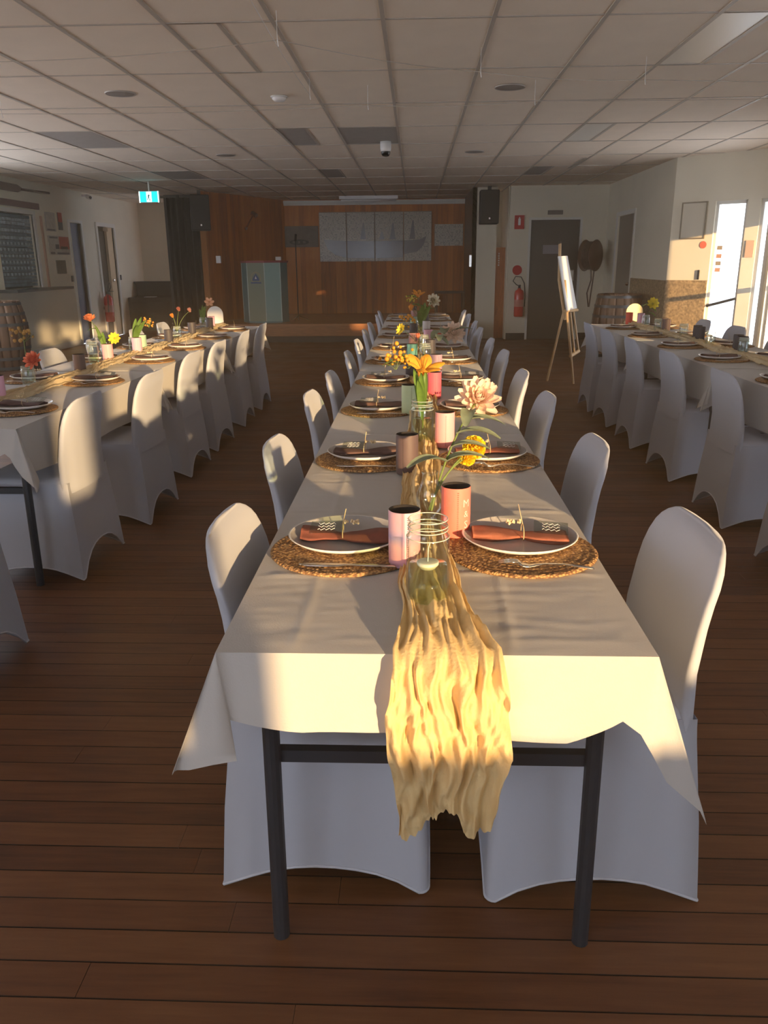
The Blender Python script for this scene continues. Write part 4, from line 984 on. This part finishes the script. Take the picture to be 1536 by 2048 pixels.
for x, y, w in ((-2.27, 6.73, 'near left'), (.71, 6.74, 'near right'), (.70, 10.43, 'far right'), (-2.30, 10.43, 'far left')):
    t = thing('ceiling_speaker', 'round grey ceiling speaker grille, %s of the four' % w, 'ceiling speaker', (x, y, H), group='ceiling speakers')
    MB().lathe([(.0001, -.006), (.10, -.006), (.104, -.004)], 28).build('grille', mat('grille_grey', (.30, .27, .24), .6, bump=.5, bscale=300), t, True); MB().lathe([(.104, -.004), (.112, -.008), (.118, -.003), (.118, 0)], 28).build('ring', mat('grille_ring', (.5, .46, .42), .5), t, True)
def wire(name, pts, label, z=2.5, m=grid_m, r=.0022, hooks=()):
    P = []
    for (a, b) in zip(pts, pts[1:]):
        for i in range(8): u = i / 8; P.append((a[0] + (b[0] - a[0]) * u, a[1] + (b[1] - a[1]) * u, z - .02 * math.sin(PI * u)))
    P.append((pts[-1][0], pts[-1][1], z))
    t = thing(name, label, 'wire', (0, 0, 0), group='ceiling wires'); MB().tube(P, r, 5).build('strand', m, t)
    for q in P[::8]: MB().tube([(q[0], q[1], z), (q[0], q[1], H)], .0018, 5).tube([(q[0], q[1], z), (q[0] + .004, q[1], z - .03)], .003, 5).build('hook', rim_m, t)
wire('hanging_wire', [(-6.0, 5.6), (-2.4, 5.07), (-.73, 4.72), (.4, 5.55), (1.49, 5.86), (4.2, 6.0)], 'thin zigzag wire strung nearest under the ceiling tiles')
wire('hanging_wire', [(-6.0, 6.75), (-3.2, 6.69), (-.36, 6.59), (.87, 6.52), (4.2, 6.4)], 'thin straight wire strung across under the second ceiling row')
wire('hanging_wire', [(-.735, 3.9), (-.742, 6.17)], 'pale thread running lengthwise under the ceiling', m=rim_m, r=.0015)

# --- piano, curtain, left speaker
t = thing('upright_piano', 'black upright piano in the far left corner', 'piano', (-5.72, 17.5, 0), .0)
MB().box((-.28, .1, 0), (.62, .6, 1.0)).build('case', black_gloss, t); MB().box((-.32, .08, 1.0), (.66, .62, 1.03)).build('lid', black_gloss, t)
MB().box((-.32, -.35, .0), (-.24, .1, .62)).build('side_arm', black_gloss, t); MB().box((.55, -.35, .0), (.62, .1, .62)).build('side_arm', black_gloss, t); MB().box((-.30, -.4, .62), (.62, .1, .72)).build('keyboard_lid', black_gloss, t); MB().box((.0, -.3, .721), (.22, -.1, .725)).build('sheet_paper', rim_m, t)
cm = mat('black_drape', (.009, .009, .010), .95, sheen=.1)
b = MB(); rows = []
for i in range(61):
    u = i / 60; x = -4.72 + u * .95; y = 16.0 + .035 * math.sin(u * 46) + .02 * math.sin(u * 19)
    rows.append([(x, y, .02 + .26 * k) for k in range(11)])
b.grid(rows)
tag(b.build('stage_curtain', cm, None, True), 'black floor length drape left of the stage', 'curtain')
struct(MB().box((-4.85, 15.98, H - .06), (-3.8, 16.06, H - .02)).build('trim_10', black_m))
struct(MB().box((-4.8, 16.1, 0), (-3.75, 16.15, H)).build('wall_wing', black_m))
def speaker(loc, s, label, rz=0):
    t = thing('loudspeaker', label, 'loudspeaker', loc, rz); x, y, z = s
    bev(MB().box((-x / 2, -y / 2, -z / 2), (x / 2, y / 2, z / 2)).build('cabinet', black_m, t), .015)
    MB().box((-x / 2 + .02, -y / 2 - .008, -z / 2 + .03), (x / 2 - .02, -y / 2, z / 2 - .02)).build('grille', mat('speaker_grille', (.028, .026, .024), .7, bump=.5, bscale=300), t)
    MB().cbox((0, -y / 2 - .010, -z / 2 + .09), (.025, .004, .03)).build('badge', steel_m, t)
    MB().box((-.03, -.03, z / 2), (.03, .03, H - loc[2])).build('bracket', black_m, t)
speaker((-3.86, 15.1, 2.25), (.33, .3, .60), 'black loudspeaker mounted left of the stage', .3)
speaker((1.295, 15.1, 2.29), (.33, .3, .56), 'black loudspeaker on the pillar right of the stage')
tag(MB().box((.98, 15.29, 1.29), (1.02, 15.3, 1.49)).build('pull_handle', steel_m), 'bright slim handle on the edge of the stage pillar', 'handle')

# --- stage contents
t = thing('lectern', 'pale teal lectern with faceted front panels and a red top on the stage', 'lectern', (-2.78, 15.2, ST), .12)
lt = mat('lectern_teal', (.26, .42, .38), .45); lt2 = mat('lectern_sage', (.24, .28, .20), .5); lt3 = mat('lectern_dark_teal', (.12, .24, .25), .45)
Hh = 1.06; pts = [(-.42, .18), (-.30, -.12), (.02, -.26), (.30, -.16), (.42, .12)]
for k in range(4):
    a, b2 = Vector(pts[k]), Vector(pts[k + 1]); n_ = Vector((b2.y - a.y, a.x - b2.x)).normalized() * -.02
    MB().prism([(a.x, a.y), (b2.x, b2.y), (b2.x + n_.x, b2.y + n_.y), (a.x + n_.x, a.y + n_.y)], .03, Hh).build('panel', (lt3, lt2, lt, lt3)[k], t)
    MB().tube([(a.x, a.y, .03), (a.x, a.y, Hh)], .008, 6).build('edge_strip', mat('lectern_edge', (.5, .6, .55), .4), t)
MB().prism([(-.44, .2), (-.31, -.14), (.02, -.28), (.31, -.18), (.44, .14)], Hh, Hh + .035).build('top', mat('lectern_red', (.30, .05, .06), .5), t)
MB().prism([(-.43, .19), (-.305, -.13), (.02, -.27), (.305, -.17), (.43, .13)], 0, .03).build('plinth', lt3, t)
em = bpy.data.objects.new('emblem', None)
ea = math.atan2(-.14, .32); ec = Vector((-.14, -.19 - .016, .80))
o = MB().lathe([(.085, 0), (.105, 0), (.105, .004), (.085, .004)], 28).build('emblem_ring', mat('emblem_gold', (.35, .30, .18), .5), t, False, ec, (PI / 2, 0, ea))
MB().prism([(-.075, -.05), (.075, -.05), (.055, .0), (.0, .075), (-.055, .0)], 0, .004).build('emblem_shape', mat('emblem_blue', (.03, .08, .22), .5), t, False, ec, (PI / 2, 0, ea))
MB().prism([(-.02, -.02), (.02, -.02), (0, .03)], 0, .006).build('emblem_mark', rim_m, t, False, ec, (PI / 2, 0, ea))
MB().prism([(-.11, -.10), (.11, -.10), (.10, -.075), (-.10, -.075)], 0, .005).build('emblem_scroll', mat('emblem_blue', (.03, .08, .22), .5), t, False, ec, (PI / 2, 0, ea))
hb_m, nt, p = nodes_mat('honour_board')
co = nt.nodes.new('ShaderNodeTexCoord'); sp = nt.nodes.new('ShaderNodeSeparateXYZ'); nt.links.new(co.outputs['Object'], sp.inputs[0])
rw = math_n(nt, 'MULTIPLY', sp.outputs[2], 36); rf = math_n(nt, 'FRACT', rw)
cb2 = nt.nodes.new('ShaderNodeCombineXYZ'); nt.links.new(math_n(nt, 'MULTIPLY', sp.outputs[0], 26), cb2.inputs[0]); nt.links.new(math_n(nt, 'FLOOR', rw), cb2.inputs[2])
nn = nt.nodes.new('ShaderNodeTexNoise'); nn.inputs['Scale'].default_value = 1.3; nt.links.new(cb2.outputs[0], nn.inputs['Vector'])
msk = math_n(nt, 'MULTIPLY', math_n(nt, 'GREATER_THAN', rf, .45), math_n(nt, 'GREATER_THAN', nn.outputs['Fac'], .46))
mx = nt.nodes.new('ShaderNodeMix'); mx.data_type = 'RGBA'; nt.links.new(math_n(nt, 'MULTIPLY', msk, .8), mx.inputs['Factor'])
mx.inputs['A'].default_value = (.40, .37, .31, 1); mx.inputs['B'].default_value = (.78, .72, .60, 1); nt.links.new(mx.outputs['Result'], p.inputs['Base Color']); p.inputs['Roughness'].default_value = .2; p.inputs['Specular IOR Level'].default_value = .3
ship_m = mat('ship_print', (.21, .20, .20), .16)
HBX = [-2.03, -1.452, -.857, -.253, .338]
for k in range(4):
    x0, x1 = HBX[k] + .012, HBX[k + 1] - .012; w = (x1 - x0) / 2
    t = thing('honour_board', 'grey honour board with columns of names on the stage wall, %s from the left' % ORD[k], 'honour board', ((x0 + x1) / 2, 17.735, 1.895), group='honour boards')
    MB().box((-w, -.012, -.485), (w, .012, .485)).build('panel', hb_m, t)
    MB().box((-w - .008, -.016, -.493), (-w, .012, .493)).box((w, -.016, -.493), (w + .008, .012, .493)).box((-w, -.016, .485), (w, .012, .493)).box((-w, -.016, -.493), (w, .012, -.485)).build('frame', mat('board_frame', (.30, .26, .2), .4), t)
    hull = {0: [(-.2, -.05), (w, -.08), (w, -.42), (.05, -.36), (-.12, -.24)], 1: [(-w, -.08), (w, -.09), (w, -.43), (-w, -.42)], 2: [(-w, -.09), (w, -.08), (w, -.42), (-w, -.43)], 3: [(-w, -.08), (.05, -.06), (w - .1, .0), (w - .16, -.18), (0, -.30), (-w, -.36)]}[k]
    o = MB().prism(hull, 0, .003).build('ship_hull', ship_m, t, False, (0, -.013, 0), (PI / 2, 0, 0))
    for xm, zt in (((.06, .28),) if k == 1 else ((.08, .27), (-.15, .1)) if k == 2 else ((-.1, .32),) if k == 3 else ()):
        MB().prism([(xm - .07, -.05), (xm + .05, -.05), (xm + .015, zt), (xm - .01, zt)], 0, .003).build('ship_sail', ship_m, t, False, (0, -.013, 0), (PI / 2, 0, 0))
t = thing('small_honour_board', 'small grey name board right of the four honour boards', 'honour board', (.695, 17.74, 1.915)); MB().box((-.29, -.01, -.215), (.29, .01, .215)).build('panel', hb_m, t); MB().box((-.30, -.012, -.225), (-.29, .01, .225)).box((.29, -.012, -.225), (.30, .01, .225)).build('frame', MATS['board_frame'], t)
t = thing('weathered_sign', 'weathered grey board with a dark oval emblem left of the honour boards', 'sign', (-2.42, 17.735, 1.91)); MB().box((-.37, -.01, -.21), (.37, .01, .21)).build('board', mat('weathered_grey', (.15, .12, .09), .5, var=.2, vscale=10), t)
o = MB().lathe([(.0001, 0), (.1, 0), (.1, .012), (.0001, .014)], 28).build('oval_badge', black_m, t, False, (-.04, -.011, -.11), (PI / 2, 0, 0)); o.scale = (2.05, .55, 1)
for k in range(3): MB().cbox((-.15 + .11 * k, -.027, -.11), (.05, .004, .045)).build('letter_mark', MATS['weathered_grey'], t)
t = thing('fluorescent_batten', 'pale fluorescent batten at the ceiling above the stage', 'light fitting', (-.93, 16.9, H - .06)); MB().box((-.58, -.07, .0), (.58, .07, .058)).build('body', rim_m, t); MB().tube([(-.55, 0, -.02), (.55, 0, -.02)], .018, 10).build('tube', rim_m, t, True)
o = thing('spotlight', 'chrome arm spotlight on the left timber wall of the stage', 'spotlight', (-3.35, 16.2, 2.15)); q1 = at(492, 457, 16.3) - o.location; q2 = at(507, 428, 16.15) - o.location
MB().tube([q1, q1.lerp(q2, .5), q2], .014, 8).build('arm', steel_m, o); MB().tube([q2 - Vector((.03, 0, -.02)), q2 + Vector((.06, -.03, -.04))], .045, 12).build('lamp_head', steel_m, o); MB().ball(q1, .035).build('mount', steel_m, o)
q = at(434, 519, 15.5); tag(MB().cbox((q.x, 15.62, q.z), (.09, .06, .13)).build('light_switch', rim_m), 'white switch on the end of the left stage wall', 'switch')
q = at(554, 517, 17.4); tag(MB().cbox((q.x, q.y, q.z), (.17, .06, .07)).build('power_outlet', rim_m), 'white outlet above the lectern on the stage wall', 'outlet')
t = thing('microphone_stand', 'thin black microphone stand on the stage right of the lectern', 'microphone stand', (-2.22, 15.5, ST)); MB().tube([(0, 0, .02), (0, 0, 1.45)], .009, 8).build('pole', black_m, t)
for a in (.3, 2.4, 4.5): MB().tube([(0, 0, .10), (.22 * math.cos(a), .22 * math.sin(a), .0)], .008, 6).build('foot', black_m, t)
MB().tube([(0, 0, 1.45), (.02, -.06, 1.55)], .02, 10).build('microphone', black_m, t)
t = thing('stage_bench', 'dark wooden bench against the right of the stage back wall', 'bench', (.72, 17.4, ST)); db = mat('dark_bench', (.09, .045, .022), .5)
MB().box((-.32, -.2, .42), (.32, .2, .46)).build('seat', db, t)
for sx in (-.28, .28): MB().box((sx - .03, -.18, 0), (sx + .03, .18, .42)).build('leg', db, t)

# --- easel with welcome sign
t = thing('easel', 'light timber display easel standing on the floor behind the centre table', 'easel', (1.72, 9.55, 0))
def E3(x, y, Y): return at(x, y, Y) - Vector((1.72, 9.55, 0))
fl1, fl2 = Vector((1.855, 9.45, 0)) - t.location, Vector((1.586, 9.70, 0)) - t.location
topv = E3(1120, 487, 9.62)
MB().tube([fl1, E3(1130, 560, 9.56)], .013, 8).build('leg', pine_m, t); MB().tube([fl2, E3(1128, 620, 9.66)], .013, 8).build('leg', pine_m, t)
MB().tube([E3(1130, 640, 9.6), E3(1118, 560, 9.62), topv], .016, 8).build('mast', pine_m, t)
MB().tube([topv, E3(1119, 484, 9.62)], .018, 8).build('finial', black_m, t)
a, b2 = E3(1135, 628, 9.5), E3(1151, 702, 9.55)
MB().tube([E3(1133, 622, 9.5), E3(1141, 712, 9.5)], .011, 6).build('rail', pine_m, t); MB().tube([E3(1141, 625, 9.6), E3(1149, 705, 9.62)], .011, 6).build('rail', pine_m, t); MB().tube([E3(1147, 622, 9.75), E3(1157, 700, 9.78)], .011, 6).build('rail', pine_m, t)
MB().tube([E3(1141, 712, 9.5), E3(1157, 702, 9.78)], .022, 8).build('shelf', pine_m, t)
MB().tube([E3(1130, 622, 9.42), E3(1155, 620, 9.8)], .016, 8).build('ledge', pine_m, t)
w1, w2, w3, w4 = at(1132, 622, 9.42), at(1152, 617, 9.82), at(1133, 512, 9.92), at(1115, 513, 9.52)
nrm = (w2 - w1).cross(w4 - w1).normalized() * .012
o = MB().add([w1, w2, w3, w4, w1 + nrm, w2 + nrm, w3 + nrm, w4 + nrm], [(3, 2, 1, 0), (4, 5, 6, 7), (0, 1, 5, 4), (1, 2, 6, 5), (2, 3, 7, 6), (3, 0, 4, 7)]).build('welcome_board', mat('sign_white', (.80, .80, .78), .5))
tag(o, 'white welcome board seen edge-on resting on the easel', 'sign board')

# --- barrels
def barrel(x, y, label, h=.92, r=.27, R=.345):
    t = thing('wine_barrel', label, 'barrel', (x, y, 0), 0, 'oak barrels')
    n = 18; b = MB(); rows = []
    for i in range(9):
        u = i / 8; rr = r + (R - r) * math.sin(PI * u); row = []
        for k in range(4): a = -PI / n * .97 + 2 * PI / n * .97 * k / 3; row.append((rr * math.cos(a), rr * math.sin(a), h * u))
        row += [((rr - .025) * math.cos(a), (rr - .025) * math.sin(a), h * u) for a in (PI / n * .97, -PI / n * .97)]
        rows.append(row)
    b.grid(rows, close=True); me = b.mesh('stave', True); me.materials.append(stave_m)
    for k in range(n): ob('stave', me, None, t, None, (0, 0, 2 * PI * k / n))
    for u in (.04, .18, .33, .67, .82, .96):
        rr = r + (R - r) * math.sin(PI * u) + .004; MB().lathe([(rr, h * u - .02), (rr + .002, h * u + .02)], 36).build('hoop', hoop_m, t, True)
    MB().lathe([(.0001, h - .02), (r - .02, h - .02)], 32).build('head', stave_m, t)
    return t
barrel(-5.67, 11.0, 'dark oak barrel against the left wall at the picture edge')
barrel(2.93, 12.0, 'oak barrel in the far right corner behind the right table', .92, .30, .36)
t = thing('hose_reel', 'brown drum shaped reel on the far wall above the barrel', 'hose reel', (3.0, 14.5, 1.46))
rb = mat('reel_brown', (.16, .085, .05), .5); 
o = MB().lathe([(.0001, -.11), (.25, -.11), (.26, -.10), (.25, -.085), (.20, -.08), (.20, .08), (.25, .085), (.26, .10), (.25, .11), (.0001, .11)], 30).build('drum', rb, t, True, None, (PI / 2, 0, .9))
for k in range(5): MB().lathe([(.205, -.07 + .03 * k), (.232, -.055 + .03 * k), (.205, -.04 + .03 * k)], 30).build('hose_coil', mat('reel_hose', (.10, .06, .04), .5), t, True, None, (PI / 2, 0, .9))
MB().tube([(.0, -.1, -.2), (.02, -.08, -.4), (-.03, -.05, -.62), (.01, -.05, -.85)], .012, 7).build('hose_tail', MATS['reel_hose'], t, True)
MB().tube([(.06, -.1, -.2), (.05, -.08, -.42), (.02, -.05, -.85)], .012, 7).build('hose_tail', MATS['reel_hose'], t, True)
MB().box((.0, .1, -.06), (.12, .545, .06)).build('bracket', rb, t)
# --- entry wall details
def on_ang(o, u, z, n=0): p = ang(u, n, z); o.location = p; o.rotation_euler = (0, 0, AROT); return o
t = thing('picture_frame', 'thin framed picture on the sunlit angled wall', 'picture', (0, 0, 0)); on_ang(t, .30, 1.86, .0)
MB().box((-.17, -.02, -.225), (-.155, 0, .225)).box((.155, -.02, -.225), (.17, 0, .225)).box((-.155, -.02, .21), (.155, 0, .225)).box((-.155, -.02, -.225), (.155, 0, -.21)).build('frame', mat('bronze_frame', (.22, .17, .10), .4), t); MB().box((-.155, -.012, -.21), (.155, -.004, .21)).build('print', mat('pale_print', (.62, .56, .44), .5), t)
t = tag(MB().lathe([(.0001, 0), (.045, 0), (.045, .006), (.0001, .006)], 20).build('warning_sticker', mat('sticker_red', (.7, .16, .10), .5)), 'round red sticker on the angled wall right of the picture', 'sticker'); on_ang(t, .46, 1.56, .0); t.rotation_euler = (PI / 2, 0, AROT)
t = tag(MB().cbox((0, -.01, 0), (.02, .02, .12)).build('light_switch', black_m), 'small dark switch above the wainscot beside the glass door', 'switch'); on_ang(t, .44, 1.19)
for k, z in enumerate((1.52, 1.42, 1.33, 1.25)):
    t = tag(MB().cbox((0, .045, 0), (.07, .003, .05)).build('door_sticker', mat('sticker_%d' % (k % 2), ((.35, .28, .2), (.55, .3, .2))[k % 2], .6)), 'small sticker on the glass door, %s from the top' % ORD[k], 'sticker', 'door stickers'); on_ang(t, .66, z)
t = tag(MB().cbox((0, -.008, 0), (.1, .012, .2)).build('wall_notice', mat('faded_notice', (.62, .42, .30), .6)), 'faded notice on the pillar at the right picture edge', 'notice'); on_ang(t, 1.06, 1.50)
